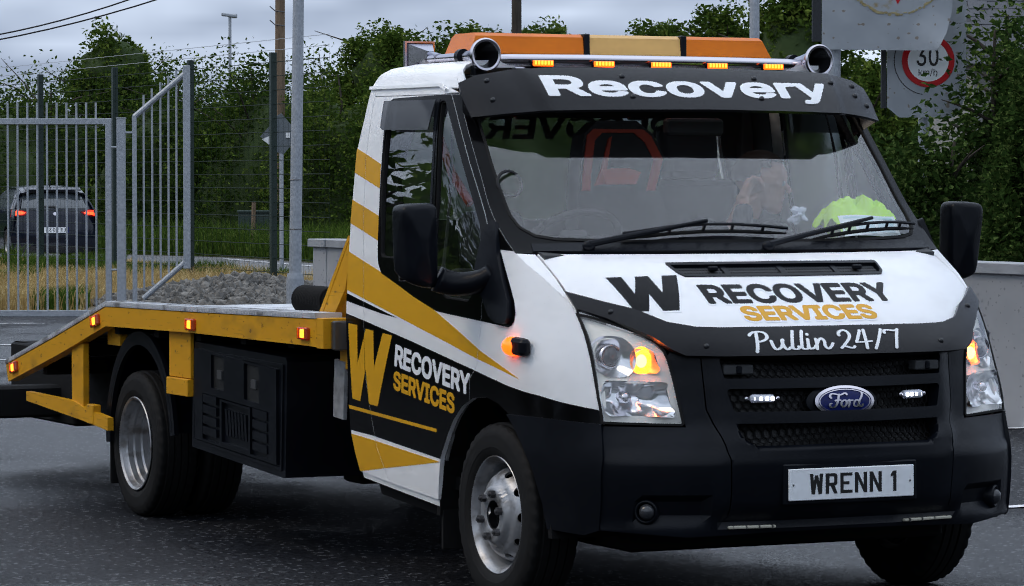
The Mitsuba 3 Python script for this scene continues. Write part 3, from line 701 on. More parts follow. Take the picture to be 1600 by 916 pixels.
# ---------------------------------------------------------------- the black car on the road
mat('car_paint', (.006, .009, .020), .15, specular=.45)
mat('car_glass', (.05, .06, .07), .08, specular=1.)
mat('car_trim', (.012, .012, .014), .5)
car = thing('black_hatchback', 'black hatchback seen from behind on the road, brake lights lit', 'car')
# car frame: X forward, Y left, Z up, origin at the rear bumper's foot
CX, CT, CR = -9.02, 69.4, 17.
def car_put(m): return put(mv(m, (CX, CT, 0), rz=90 + CR))
c_hw = pch((.15, .80), (.4, .86), (.75, .875), (.95, .855), (1.15, .77), (1.38, .64), (1.47, .52))
c_rear = pch((.15, .10), (.3, .02), (.5, .0), (.62, .015), (.9, .07), (1.0, .11), (1.38, .46), (1.45, .56))
c_top = pch((.3, 1.38), (.6, 1.45), (1.2, 1.50), (1.9, 1.50), (2.5, 1.40), (3.15, 1.03), (3.7, .88), (4.05, .68), (4.12, .45))
def car_rear(q):
    y, z = q[:, 0], q[:, 1]
    u = np.clip(np.abs(y) / c_hw(z), 0, 1.1)
    return car_put(trimesh.Trimesh(np.stack([c_rear(z) + .20 * u ** 3.2, y, z], 1), np.zeros((0, 3), int), process=False)).vertices
def car_side(sg):
    def f(q):
        x, z = q[:, 0], q[:, 1]
        e = np.clip(1 - (x - c_rear(z)) / .35, 0, 1.2)
        fr = np.clip((x - 3.5) / .65, 0, 1)
        return car_put(trimesh.Trimesh(np.stack([x, sg * (c_hw(z) - .05 * e ** 2 - .22 * fr ** 2), z], 1), np.zeros((0, 3), int), process=False)).vertices
    return f
def car_topf(q):
    z = c_top(q[:, 0]) - .09 * (np.abs(q[:, 1]) / .75) ** 2.5
    return car_put(trimesh.Trimesh(np.stack([q[:, 0], q[:, 1], z], 1), np.zeros((0, 3), int), process=False)).vertices
BK = (.9, -.43, .05)
def rear_poly(z0, z1, m=1.0, n=9):
    zz = np.linspace(z0, z1, n); h = c_hw(zz) * m
    return P(list(zip(-h, zz)) + list(zip(h[::-1], zz[::-1])))
lightL = P([(-.86, .86), (-.60, .90), (-.52, .965), (-.66, 1.01), (-.83, 1.02)]); lights_ = lightL.union(flipx(lightL))
win = P([(-.66, 1.04), (.66, 1.04), (.57, 1.34), (.50, 1.37), (-.50, 1.37), (-.57, 1.34)])
obj('rear_bumper', patch(rear_poly(.22, .60), car_rear, .08, 0, .02, BK), 'car_paint', car)
obj('diffuser', patch(rear_poly(.16, .30, .9), car_rear, .08, .012, .02, BK), 'car_trim', car)
obj('tailgate', patch(rear_poly(.606, 1.40).difference(win.buffer(.012)).difference(lights_.buffer(.008)), car_rear, .06, 0, .02, BK), 'car_paint', car)
obj('rear_window', patch(win, car_rear, .06, -.004, .004, BK), 'car_glass', car)
for sg, pl_ in ((1, lightL), (-1, flipx(lightL))):
    obj('tail_light', patch(pl_, car_rear, .05, .006, .02, BK), 'sign_red', car)
    obj('brake_lamp', patch(pl_.buffer(-.028), car_rear, .05, .010, .003, BK), 'sign_red', car, emitter=lamp(2.4, .05, .012))
obj('number_plate', patch(box(-.26, .555, .26, .665), car_rear, .1, .012, .006, BK), 'plate_white', car)
for i_, xx in enumerate((-.19, -.12, -.03, .04, .11, .18)):
    obj('plate_letters', patch(fit(letters('131D34'[i_], True), xx - .025, xx + .025, .58, .645), car_rear, .1, .014, .002, BK), 'plate_black', car)
obj('plate_band', patch(box(-.26, .555, -.225, .665), car_rear, .1, .0135, .002, BK), 'badge_blue', car)
obj('badge', patch(affinity.scale(Point(0, .93).buffer(.04), 1.2, .8), car_rear, .05, .008, .006, BK), 'chrome', car)
obj('wiper', patch(P([(-.02, 1.05), (.30, 1.07), (.30, 1.085), (-.02, 1.08)]), car_rear, .06, .015, .012, BK), 'car_trim', car)
obj('spoiler', car_put(mv(rbox((.22, 1.12, .03), .012), (.42, 0, 1.425), ry=-14)), 'car_paint', car)
arch = lambda x: Point(x, .31).buffer(.37, 24)
side_p = P([(.30, .22), (3.9, .20), (4.1, .45), (4.05, .68), (3.7, .86), (3.15, .98), (.14, 1.02), (.08, .9), (.16, .6)]).difference(arch(.80)).difference(arch(3.35))
gh = P([(.20, 1.02), (3.15, .98), (2.45, 1.36), (1.9, 1.45), (1.2, 1.45), (.6, 1.40), (.50, 1.38)])
w1, w2 = P([(.62, 1.07), (1.60, 1.05), (1.60, 1.36), (.98, 1.35), (.75, 1.22)]), P([(1.68, 1.05), (2.72, 1.04), (2.28, 1.34), (1.68, 1.36)])
for sg in (1, -1):
    f = car_side(sg); o = tuple(put(trimesh.Trimesh([[0, 0, 0], [0, 0, 1]], np.zeros((0, 3), int), process=False)).vertices[0] * 0 + np.append(SR * -sg, 0))
    obj('side_panel', patch(side_p, f, .12, 0, .03, o), 'car_paint', car)
    obj('window_frame', patch(gh.difference(w1.union(w2)), f, .1, 0, .02, o), 'car_paint', car)
    for w_ in (w1, w2): obj('side_window', patch(w_, f, .1, -.004, .004, o), 'car_glass', car)
    for x_ in (.80, 3.35):
        ty = car_put(mv(mv(revolve([[.19, -.09], [.29, -.10], [.315, -.07], [.315, .07], [.29, .10], [.19, .09]], 28), rx=-90 * sg), (x_, sg * .77, .315)))
        wh = obj('wheel', ty, 'rubber', car)
        obj('rim', car_put(mv(mv(revolve([[0, .07], [.06, .075], [.18, .05], [.20, .085], [.205, .06], [0, .03]], 24), rx=-90 * sg), (x_, sg * .77, .315))), 'silver_paint', wh)
    mr = obj('door_mirror', car_put(mv(rbox((.1, .2, .13), .04), (2.55, sg * .95, 1.04))), 'car_paint', car)
obj('roof', patch(box(.36, -.62, 4.1, .62), car_topf, .1, 0, .03, (0, 0, 1)), 'car_paint', car)
obj('windscreen', patch(box(2.45, -.56, 3.1, .56), car_topf, .1, .006, .004, (0, 0, 1)), 'car_glass', car)
obj('aerial', car_put(rod((.75, 0, 1.46), (.62, 0, 1.60), .012, 6)), 'car_trim', car)
obj('floor_pan', car_put(bx(.3, 3.9, -.74, .74, .17, .24)), 'chassis_black', car)
obj('inner_shell', car_put(bx(.45, 3.4, -.62, .62, .25, .98)), 'chassis_black', car)
obj('crossing_mark', put(mv(bx(-.35, .35, -.5, .5, 0, .002), (-9.75, 69.0, .0115), rz=-10)), 'road_paint', 'road', smooth=False)
obj('crossing_mark', put(mv(bx(-.3, .3, -.5, .5, 0, .002), (-8.75, 69.0, .0115), rz=-10)), 'road_paint', 'road', smooth=False)
# ================================================================ the recovery truck: x forwards, y to its left, front axle at x = 0
truck = thing('recovery_truck', 'white black and yellow recovery truck with sloping flatbed and amber light bar', 'recovery truck')
RO, LO, FO, UO = (0, -1, 0), (0, 1, 0), (1, 0, 0), (0, 0, 1)
def part(name, mesh, m, sub=None, **k): return obj(name, mesh, m, sub or truck, **k)

# ---- outlines on the right side (x, z)
CAB = [(-1.286, 1.966), (-1.304, 1.844), (-1.345, 1.712), (-1.347, 1.545), (-1.348, 1.30), (-1.348, 1.054), (-1.321, .805), (-1.305, .585), (-1.268, .496), (-1.229, .418)]
SILL = [(-.870, .389), (-.480, .363)]
ARCH = [(-.480, .363), (-.456, .454), (-.430, .530), (-.356, .625), (-.300, .685), (-.223, .738), (-.125, .775), (-.007, .785), (.093, .768), (.185, .734)]
ARCH2 = [(.238, .699), (.304, .640), (.382, .543), (.431, .428), (.446, .343)]
zs = np.linspace(.722, 1.322, 14)
SEAM = [(float(seam_x(z)) - .004, z) for z in zs]
PIL = [(float(seam_x(z)) - .002, z) for z in np.linspace(1.322, 1.93, 14)]
BUMP_TOP = [(.185, .734), (.359, .735), (.481, .732), (.672, .722)]
skin = P(CAB + SILL + ARCH + BUMP_TOP[1:] + SEAM[1:] + PIL[1:] + [(-.56, 1.952), (-.622, 1.962)])
seam_rear = LineString([(-1.235, 2.0), (-1.235, 1.93), (-1.245, 1.69), (-1.215, 1.40), (-1.190, 1.272), (-1.165, 1.037), (-1.140, .802), (-1.089, .648), (-1.042, .528), (-.950, .411), (-.93, .35)])
seam_front = LineString([(-.53, 1.925), (-.47, 1.86), (-.30, 1.66), (-.12, 1.46), (-.045, 1.36), (-.061, 1.055), (-.092, .897), (-.153, .847), (-.150, .70)])
door_top = LineString([(-1.235, 1.93), (-.60, 1.925), (-.53, 1.925), (-.44, 1.92)])
win_r = rnd(P([(-1.075, 1.885), (-1.076, 1.70), (-1.066, 1.54), (-1.036, 1.30), (-1.02, 1.287), (-.915, 1.285), (-.598, 1.272), (-.585, 1.374), (-.580, 1.506), (-.596, 1.696), (-.612, 1.828), (-.625, 1.892), (-.66, 1.897), (-1.06, 1.895)]), .012)
win_q = rnd(P([(-.596, 1.900), (-.560, 1.900), (-.430, 1.756), (-.27, 1.573), (-.14, 1.424), (-.085, 1.298), (-.125, 1.213), (-.150, 1.159), (-.185, 1.135), (-.39, 1.143), (-.426, 1.166), (-.551, 1.27), (-.540, 1.40), (-.535, 1.506), (-.557, 1.696)]), .012)
wins = win_r.union(win_q)
gaps = unary_union([l.buffer(.0018) for l in (seam_rear, seam_front, door_top)])
body = skin.difference(wins.buffer(.012)).difference(gaps)
pieces = sorted(body.geoms, key=lambda q: q.centroid.x)
pieces = [q for q in pieces if q.area > .004]
black_up = P([(-1.089, 1.776), (-1.087, 1.881), (-1.075, 1.908), (-1.035, 1.918), (-.630, 1.923), (-.541, 1.93)] + PIL[::-1] + [(.117, 1.328), (.015, 1.335), (.130, 1.204), (.179, 1.145), (.200, 1.104), (.202, 1.075), (.192, 1.060), (.171, 1.052), (.097, 1.058), (-.065, 1.067), (-.382, 1.085), (-.467, 1.091), (-.675, 1.137), (-.827, 1.178), (-1.005, 1.223), (-1.041, 1.261), (-1.054, 1.324), (-1.074, 1.577)])
black_low = P([(-1.36, 1.054), (-1.176, 1.031), (-.712, .968), (-.109, .880), (.048, .856), (.180, .837), (.405, .813), (.519, .793), (.649, .773), (.70, .76), (.70, .60), (-.43, .524), (-1.066, .571), (-1.32, .582)])
swoosh = P([(-1.36, 1.306), (-1.178, 1.265), (-1.004, 1.226), (-.730, 1.155), (-.501, 1.098), (-.268, 1.025), (-.062, .956), (.276, .866), (.103, .895), (-.110, .928), (-.353, .973), (-.592, 1.015), (-.969, 1.082), (-1.36, 1.150)])
sliver = P([(-1.36, 1.136), (-1.096, 1.093), (-.833, 1.051), (-.985, 1.063), (-1.226, 1.089), (-1.36, 1.105)])
stripe_a = P([(-1.40, 1.735), (-1.227, 1.693), (-1.089, 1.657), (-1.080, 1.560), (-1.227, 1.595), (-1.40, 1.636)])
stripe_b = P([(-1.40, 1.525), (-1.223, 1.486), (-1.069, 1.451), (-1.058, 1.352), (-1.243, 1.395), (-1.40, 1.43)])
yel_low = P([(-1.36, .568), (-1.208, .561), (-1.064, .553), (-.436, .512), (-.584, .494), (-.998, .446), (-1.215, .419), (-1.36, .40)])
pin = P([(-1.36, .684), (-.455, .638), (-.456, .625), (-1.36, .670)])
white_edge = [black_low, black_up, sliver]
Wd = P([(-1.318, 1.013), (-1.226, 1.009), (-1.219, .853), (-1.139, .997), (-1.063, .992), (-1.051, .846), (-.969, .986), (-.876, .981), (-1.018, .692), (-1.104, .697), (-1.136, .837), (-1.193, .703), (-1.273, .710)])
def quad_text(poly, q):   # unit letter box -> quad TL TR BR BL
    a, b, c, d = poly.bounds
    q = np.array(q, float)
    def f(x, y, z=None):
        u, v = (np.asarray(x) - a) / (c - a), (np.asarray(y) - b) / (d - b)
        p_ = [(1 - u) * v * q[0][i] + u * v * q[1][i] + u * (1 - v) * q[2][i] + (1 - u) * (1 - v) * q[3][i] for i in (0, 1)]
        return p_[0], p_[1]
    return shapely.ops.transform(f, poly)
t_rec = quad_text(letters('RECOVERY', True, .035), [(-.841, .949), (-.146, .866), (-.146, .781), (-.851, .860)])
t_ser = quad_text(letters('SERVICES', True, .035), [(-.857, .845), (-.284, .783), (-.286, .703), (-.862, .768)])
print_area = skin.difference(wins).difference(gaps.buffer(.0002)).buffer(-.0003)
solid_low = unary_union([black_low])
for sg, fn, o in ((-1, F_right, RO), (1, F_left, LO)):
    ids = {}
    for q in pieces:
        cx_, cz_ = q.centroid.x, q.centroid.y
        nm = 'quarter_panel' if cx_ < -1.0 and q.bounds[0] < -1.3 and q.bounds[2] < -.8 else 'front_wing' if q.bounds[2] > .4 else 'cab_door' if q.area > .3 else 'door_frame'
        ids[nm] = part(nm, patch(q, fn, .06, 0, .018, o), 'white_paint')
    dk = ids.get('cab_door', truck)
    def decal(name, poly, m, off, par=truck):
        g_ = poly.intersection(print_area)
        g_ = unary_union([x_ for x_ in getattr(g_, 'geoms', [g_]) if x_.geom_type == 'Polygon' and x_.area > 1e-6])
        if not g_.is_empty: part(name, patch(g_, fn, .06, off, .0012, o), m, par)
    decal('window_surround', black_up, 'black_vinyl', .0020)
    decal('black_wrap', black_low, 'black_vinyl', .0015)
    decal('yellow_sweep', swoosh, 'yellow_vinyl', .0015)
    decal('black_sliver', sliver, 'black_vinyl', .0016)
    for s_ in (stripe_a, stripe_b): decal('yellow_stripe', s_, 'yellow_vinyl', .0015)
    decal('lower_yellow_sweep', yel_low, 'yellow_vinyl', .0015)
    decal('pinstripe', pin, 'yellow_vinyl', .0028)
    if sg < 0:
        decal('letter_outline', Wd.buffer(.004, join_style='mitre'), 'black_vinyl', .0022)
        decal('large_letter', Wd, 'yellow_vinyl', .0030)
        decal('lettering', t_rec, 'white_vinyl', .0030)
        decal('lettering', t_ser, 'yellow_vinyl', .0030)
    # glass, seals, wind deflector
    for w_ in (win_r, win_q):
        gk = part('door_glass', patch(w_, fn, .08, -.012, 0, o), 'window_glass' if sg < 0 else 'dusty_glass')
        part('seal', patch(w_.buffer(.012).difference(w_.buffer(-.006)), fn, .08, -.004, .016, o), 'rubber', gk)
    part('wind_deflector', patch(P([(-1.085, 1.905), (-1.085, 1.80), (-1.06, 1.79), (-.62, 1.785), (-.60, 1.90)]), fn, .06, .022, .004, o), 'smoked')
    part('glass_divider', patch(P([(-.632, 1.905), (-.600, 1.905), (-.575, 1.70), (-.555, 1.50), (-.555, 1.38), (-.562, 1.265), (-.592, 1.268), (-.580, 1.38), (-.578, 1.50), (-.592, 1.70)]), fn, .06, .004, .03, o), 'black_plastic')
    # inner lining of the cab
    lin = skin.difference(wins.buffer(.01)).intersection(box(-1.34, .45, -.08, 1.94))
    part('inner_lining', patch(lin, fn, .1, -.07, .004, o), 'dark_interior')
    part('door_handle', patch(rnd(P([(-1.00, 1.075), (-.80, 1.045), (-.80, 1.085), (-1.00, 1.115)]), .012), fn, .03, .018, .014, o), 'black_plastic', dk) if sg > 0 else None
    part('sill', patch(P([(-1.225, .413), (-.49, .358), (-.49, .335), (-1.215, .392)]), fn, .1, -.008, .02, o), 'white_paint')
    part('sill_underside', patch(P([(-1.20, .392), (-.49, .338), (-.49, .27), (-1.17, .32)]), fn, .1, -.06, .02, o), 'chassis_black')
    part('drip_rail', patch(P([(-1.286, 1.957), (-.622, 1.953), (-.57, 1.935), (-.565, 1.945), (-.62, 1.966), (-1.286, 1.969)]), fn, .05, .012, .012, o), 'white_paint')
    part('roof_side', patch(P([(-1.284, 1.968), (-.622, 1.966), (-.56, 1.95), (-.47, 1.95), (-.50, 1.99), (-.55, 2.02), (-.60, 2.058), (-1.13, 2.058), (-1.19, 2.045), (-1.245, 2.015)]), fn, .03, 0, .01, o), 'white_paint')
    # wheel house, arch flange, mud flap
    arch_in = P([(-.50, .22)] + ARCH + ARCH2 + [(.47, .22)])
    tun = arch_in.buffer(.03).difference(arch_in).difference(box(-1, 0, 1, .30))
    m = extrude(tun, .46); v = m.vertices
    m.vertices = np.stack([v[:, 0], sg * (.955 - v[:, 2]), v[:, 1]], 1)
    part('wheel_house', m, 'chassis_black', smooth=False)
    fl = P([(-.462, .53), (-.43, .60), (-.37, .665), (-.30, .72), (-.235, .765), (-.225, .742), (-.295, .69), (-.352, .63), (-.405, .555), (-.43, .515)])
    part('arch_flange', patch(fl, fn, .05, -.022, .01, o), 'arch_grey')
    part('mud_flap', bx(-.50, -.485, sg * .945, sg * .70, .17, .52, .004), 'rubber')
    # bumper side
    bs = P(BUMP_TOP + [(.70, .60), (.695, .45), (.68, .345), (.62, .325), (.446, .335)] + ARCH2[::-1])
    part('bumper_side', patch(bs, fn, .05, .012, .03, o), 'black_plastic')
    # side indicator
    rp = part('side_indicator', mv(rbox((.115, .05, .068), .024, 3), (.292, sg * (.985 + .006), .986), ry=2), 'black_plastic')
    part('lens', mv(mv(trimesh.creation.icosphere(subdivisions=3, radius=1.), s=(.060, .034, .036)), (.232, sg * .992, .985)), 'amber_lens', rp, smooth=True, emitter=lamp(.65, .05, .002))
mat('arch_grey', proc(lambda p, n, uv: mix((.10, .10, .105), (.30, .31, .32), fbm(p.x * 30, p.y * 30, p.z * 30, octaves=4))), .6)

# ---- roof, back wall, floor
def F_roof(q):
    x, y = q[:, 0], q[:, 1]
    d = np.clip((-1.13 - x) / .16, 0, 1)
    return np.stack([x, y, 2.058 + .010 * (1 - (np.abs(y) / .77) ** 2) - .09 * d ** 2], 1)
part('roof', patch(box(-1.285, -.772, -.56, .772), F_roof, .05, 0, .03, UO), 'white_paint')
part('headlining', patch(box(-1.25, -.74, -.62, .74), F_roof, .12, -.05, .004, UO), 'dark_interior')
back_x = pch((.418, -1.229), (.496, -1.268), (.585, -1.305), (.805, -1.321), (1.054, -1.348), (1.545, -1.347), (1.712, -1.345), (1.844, -1.304), (1.97, -1.283), (2.05, -1.23))
def F_back(q): return np.stack([back_x(q[:, 1]), q[:, 0], q[:, 1]], 1)
bz = np.linspace(.42, 1.97, 20)
bw_ = rnd(P(mirror_pts([(.74, 1.43), (.76, 1.60), (.70, 1.86)])), .05)
bp = P([(float(half_w(z)) - .003, z) for z in bz] + [(.86, 2.02)] + [(-.86, 2.02)] + [(-float(half_w(z)) + .003, z) for z in bz[::-1]])
part('back_panel', patch(bp.difference(bw_), F_back, .08, 0, .02, (-1, 0, 0)), 'white_paint')
part('back_lining', patch(bp.buffer(-.05).difference(bw_), F_back, .08, -.05, .004, (-1, 0, 0)), 'dark_interior')
bg_ = part('back_window', patch(bw_, F_back, .1, -.01, 0, (-1, 0, 0)), 'dusty_glass')
tx = affinity.scale(letters('RECOVERY', True, .03), -1, 1, origin=(0, 0))
part('window_lettering', patch(fit(tx, -.50, .50, 1.765, 1.868), F_back, .1, -.008, .001, (-1, 0, 0)), 'plate_black', bg_)
part('cab_floor', bx(-1.22, .45, -.90, .90, .40, .45), 'chassis_black')
part('bulkhead', bx(.20, .23, -.84, .84, .45, 1.27), 'chassis_black')

# ---- front: windscreen and its black surround
def half(pts): return P(mirror_pts([(a, b) for a, b in pts]))
ws = rnd(half([(0, 1.364), (.53, 1.366), (.757, 1.374), (.82, 1.386), (.856, 1.416), (.866, 1.46), (.862, 1.56), (.858, 1.66), (.850, 1.735), (.838, 1.90), (0, 1.915)]), .02)
fz = np.linspace(1.322, 1.985, 20)
fr_out = P([(float(seam_y(z)), z) for z in fz] + [(-float(seam_y(z)), z) for z in fz[::-1]])
part('windscreen_surround', patch(fr_out.difference(ws).difference(half([(0, 1.0), (.862, 1.0), (.862, 1.3265), (0, 1.3265)])), F_front, .05, .001, .02, FO), 'black_vinyl')
gk = part('windscreen', patch(ws, F_front, .05, -.002, 0, FO), 'window_glass')
part('seal', patch(ws.buffer(.007).difference(ws.buffer(-.003)), F_front, .05, .004, .012, FO), 'rubber', gk)
part('cowl', patch(half([(0, 1.324), (.86, 1.324), (.85, 1.352), (.6, 1.356), (0, 1.354)]), F_front, .05, .008, .02, FO), 'black_plastic')

# ---- bonnet, wings at the front, bonnet vent
vent = rnd(half([(0, 1.2885), (.452, 1.2870), (.450, 1.278), (.438, 1.250), (.420, 1.2385), (0, 1.2370)]), .006)
bon = half([(0, 1.3175), (.850, 1.3195), (.854, 1.25), (.854, 1.18), (.848, 1.105), (.80, 1.085), (.68, 1.03), (.55, 1.01), (0, 1.01)])
bn = part('bonnet', patch(bon.difference(vent), F_front, .03, 0, .015, FO), 'white_paint')
wz = np.linspace(1.118, 1.3215, 12)
for sg in (-1, 1):
    wp = P([(.858, 1.318), (.8605, 1.25), (.8605, 1.18), (.856, 1.13), (.8555, 1.12)] + [(max(float(seam_y(z)), .8565), z) for z in wz])
    part('wing_top', patch(wp if sg > 0 else flipx(wp), F_front, .03, 0, .012, FO), 'white_paint')
inn = vent.buffer(-.0085)
v_ = part('bonnet_vent', patch(vent.difference(inn), F_front, .03, .004, .03, FO), 'black_plastic')
part('vent_tray', patch(vent, F_front, .03, -.022, .004, FO), 'plate_black', v_)
for yy in (-.235, 0, .235): part('vent_rib', patch(box(yy - .012, 1.243, yy + .012, 1.283), F_front, .03, -.004, .016, FO), 'black_plastic', v_)
mesh_bars = [box(-.43 + k * .0115, 1.243, -.43 + k * .0115 + .0045, 1.281) for k in range(75)] + [box(-.43, z, .43, z + .0045) for z in (1.252, 1.262, 1.272)]
part('vent_mesh', patch(unary_union(mesh_bars).intersection(inn), F_front, .04, -.010, .006, FO), 'grey_trim', v_, smooth=False)
part('washer_jet', mv(rbox((.03, .035, .02), .008), (float(front(-.29, 1.265)) + .005, -.29, 1.267)), 'black_plastic', v_)
part('washer_jet', mv(rbox((.03, .035, .02), .008), (float(front(.33, 1.265)) + .005, .33, 1.267)), 'black_plastic', v_)
Wb = P([(-.703, 1.236), (-.650, 1.238), (-.647, 1.179), (-.602, 1.239), (-.555, 1.241), (-.549, 1.183), (-.505, 1.242), (-.448, 1.244), (-.531, 1.123), (-.589, 1.121), (-.599, 1.180), (-.637, 1.120), (-.684, 1.119)])
def fdecal(name, g_, m, off, par): part(name, patch(g_, F_front, .03, off, .0012, FO), m, par)
tr, ts_ = fit_caps(letters('RECOVERY', True, .035), -.405, .388, 1.1475, 1.206), fit_caps(letters('SERVICES', True, .045), -.306, .252, 1.087, 1.131)
for g_ in (Wb, tr, ts_): fdecal('letter_outline', g_.buffer(.006, join_style='mitre', mitre_limit=2), 'white_vinyl', .0012, bn)
fdecal('large_letter', Wb, 'black_vinyl', .0022, bn)
fdecal('lettering', tr, 'black_vinyl', .0022, bn)
fdecal('lettering', ts_, 'yellow_vinyl', .0022, bn)

# ---- black deflector lip along the front of the bonnet
lip = half([(0, 1.066), (.43, 1.066), (.52, 1.0685), (.61, 1.086), (.69, 1.130), (.768, 1.154), (.868, 1.190), (.864, 1.131), (.790, 1.098), (.68, 1.036), (.632, .990), (.592, .969), (.48, .966), (0, .966)])
lp_ = part('bonnet_deflector', patch(lip, F_lip, .03, 0, .035, FO), 'visor_black')
for a_, b_ in ((-.769, 1.118), (-.516, 1.000), (.459, 1.002), (.734, 1.118)):
    part('bolt_cap', mv(mv(trimesh.creation.icosphere(subdivisions=2, radius=.011), s=(.6, 1, 1)), (float(lip_x(a_, b_)), a_, b_)), 'gloss_black', lp_, smooth=True)
SCR = {  # handwritten letters, drawn in a unit box, x-height .56
 'P': [[(.10, -.10), (.20, .30), (.30, .74), (.36, .98)], [(.06, .82), (.20, .96), (.44, 1.02), (.66, .94), (.68, .72), (.52, .54), (.28, .46)]],
 'u': [[(.06, .50), (.06, .22), (.14, .03), (.30, .10), (.46, .40), (.52, .56)], [(.52, .56), (.46, .20), (.54, .02), (.68, .12)]],
 'l': [[(.40, 1.02), (.26, .66), (.14, .26), (.14, .05), (.24, .02), (.36, .16)]],
 'i': [[(.10, .56), (.04, .24), (.08, .03), (.20, .06), (.30, .18)], [(.17, .80), (.19, .84)]],
 'n': [[(.10, .56), (.06, .28), (.0, .0)], [(.04, .22), (.18, .46), (.34, .58), (.40, .42), (.36, .16), (.44, .02), (.60, .14), (.70, .30)]],
 '2': [[(.14, .74), (.26, .96), (.46, 1.0), (.56, .80), (.40, .46), (.14, .16), (.02, .03)], [(.02, .03), (.24, .10), (.44, .02), (.56, .10)]],
 '4': [[(.40, .98), (.20, .62), (.04, .34)], [(.04, .34), (.34, .34), (.68, .38)], [(.56, 1.0), (.46, .5), (.38, -.02)]],
 '/': [[(.0, -.04), (.28, .5), (.56, 1.02)]],
 '7': [[(.06, .82), (.12, .96), (.36, .95), (.66, 1.0)], [(.66, 1.0), (.44, .5), (.28, -.02)]]}
ADV = {'P': .70, 'u': .66, 'l': .36, 'i': .32, 'n': .62, '2': .66, '4': .72, '/': .58, '7': .6}
def script(text, adv, w=.10):
    x, out = 0., []
    for ch in text:
        if ch == ' ': x += .34; continue
        out += [[(a + x, b) for a, b in q] for q in SCR[ch]]
        x += adv[ch]
    return strokes(out, w)
pul = script('Pullin 24/7', ADV)
pul = affinity.affine_transform(pul, [1, -.02, 0, 1, 0, 0])
a0_, b0_, a1_, b1_ = pul.bounds
sx_ = (.283 + .352) / (a1_ - a0_)
pul = affinity.affine_transform(pul, [sx_, 0, 0, .062, -.352 - a0_ * sx_, .9845])
part('script_outline', patch(pul.buffer(.0022), F_lip, .03, .0012, .0012, FO), 'plate_black', lp_)
part('script_lettering', patch(pul, F_lip, .03, .0022, .0012, FO), 'white_vinyl', lp_)

# ---- bumper and grille in one black moulding
hl_pts = [(.857, 1.109), (.819, 1.098), (.758, 1.073), (.696, 1.043), (.660, 1.015), (.637, .984), (.627, .950), (.616, .899), (.592, .726), (.600, .7185), (.851, .7265), (.854, .818), (.850, .953), (.851, 1.027), (.855, 1.083)]
HL = P(hl_pts)
def bump_x(y, z):
    a = np.abs(y)
    r = .018 * sstep(.625, .605, z) * sstep(.90, .80, a)                       # the lower lip stands proud
    r = r + .014 * sstep(.52, .47, a - (.72 - z) * .0) * sstep(.60, .64, z)    # raised grille surround
    r = r - .016 * sstep(.405, .395, z) * sstep(.50, .47, a) * sstep(.35, .36, z)
    r = r + .010 * sstep(.375, .355, z)
    r = r - .03 * sstep(.462, .452, z) * sstep(.372, .385, z) * sstep(.525, .545, a) * sstep(.76, .745, a)
    return front(y, z) + r
def F_bump(q): return np.stack([bump_x(q[:, 0], q[:, 1]), q[:, 0], q[:, 1]], 1)
zb = np.linspace(.345, .715, 10)
bmp = half([(0, .985), (.615, .985), (.63, .965), (.620, .93), (.607, .86), (.586, .712)] + [(float(seam_y(z)) + .002, z) for z in zb[::-1]] + [(.60, .322), (.30, .335), (0, .338)])
gr = [rnd(half([(0, .958), (.466, .958), (.452, .884), (0, .884)]), .010), rnd(half([(0, .848), (.449, .848), (.426, .766), (0, .766)]), .012), rnd(half([(0, .723), (.423, .723), (.409, .676), (.37, .647), (0, .647)]), .018)]
joint = unary_union([LineString([(s_ * .522, .99), (s_ * .515, .775), (s_ * .486, .694), (s_ * .466, .603), (s_ * .461, .476), (s_ * .463, .40)]).buffer(.0022) for s_ in (-1, 1)])
bk_ = part('front_bumper', patch(bmp.difference(unary_union(gr)).difference(joint).difference(HL.buffer(.003)).difference(flipx(HL).buffer(.003)), F_bump, .025, 0, .045, FO), 'black_plastic')
part('grille_backing', patch(half([(0, .985), (.50, .985), (.44, .62), (0, .62)]), F_front, .06, -.055, .004, FO), 'plate_black', bk_)
hexes = []
for r_ in range(16):
    for c_ in range(34):
        q = Point(-.50 + c_ * .031 + (.0155 if r_ % 2 else 0), .63 + r_ * .0235)
        hexes.append(Polygon([(q.x + .0138 * math.cos(t_), q.y + .0138 * math.sin(t_)) for t_ in np.arange(6) * np.pi / 3 + np.pi / 6]))
hm = half([(0, .975), (.485, .975), (.43, .63), (0, .63)]).difference(unary_union(hexes))
part('grille_mesh', patch(hm, F_front, .08, -.040, .006, FO), 'chassis_black', bk_, smooth=False)
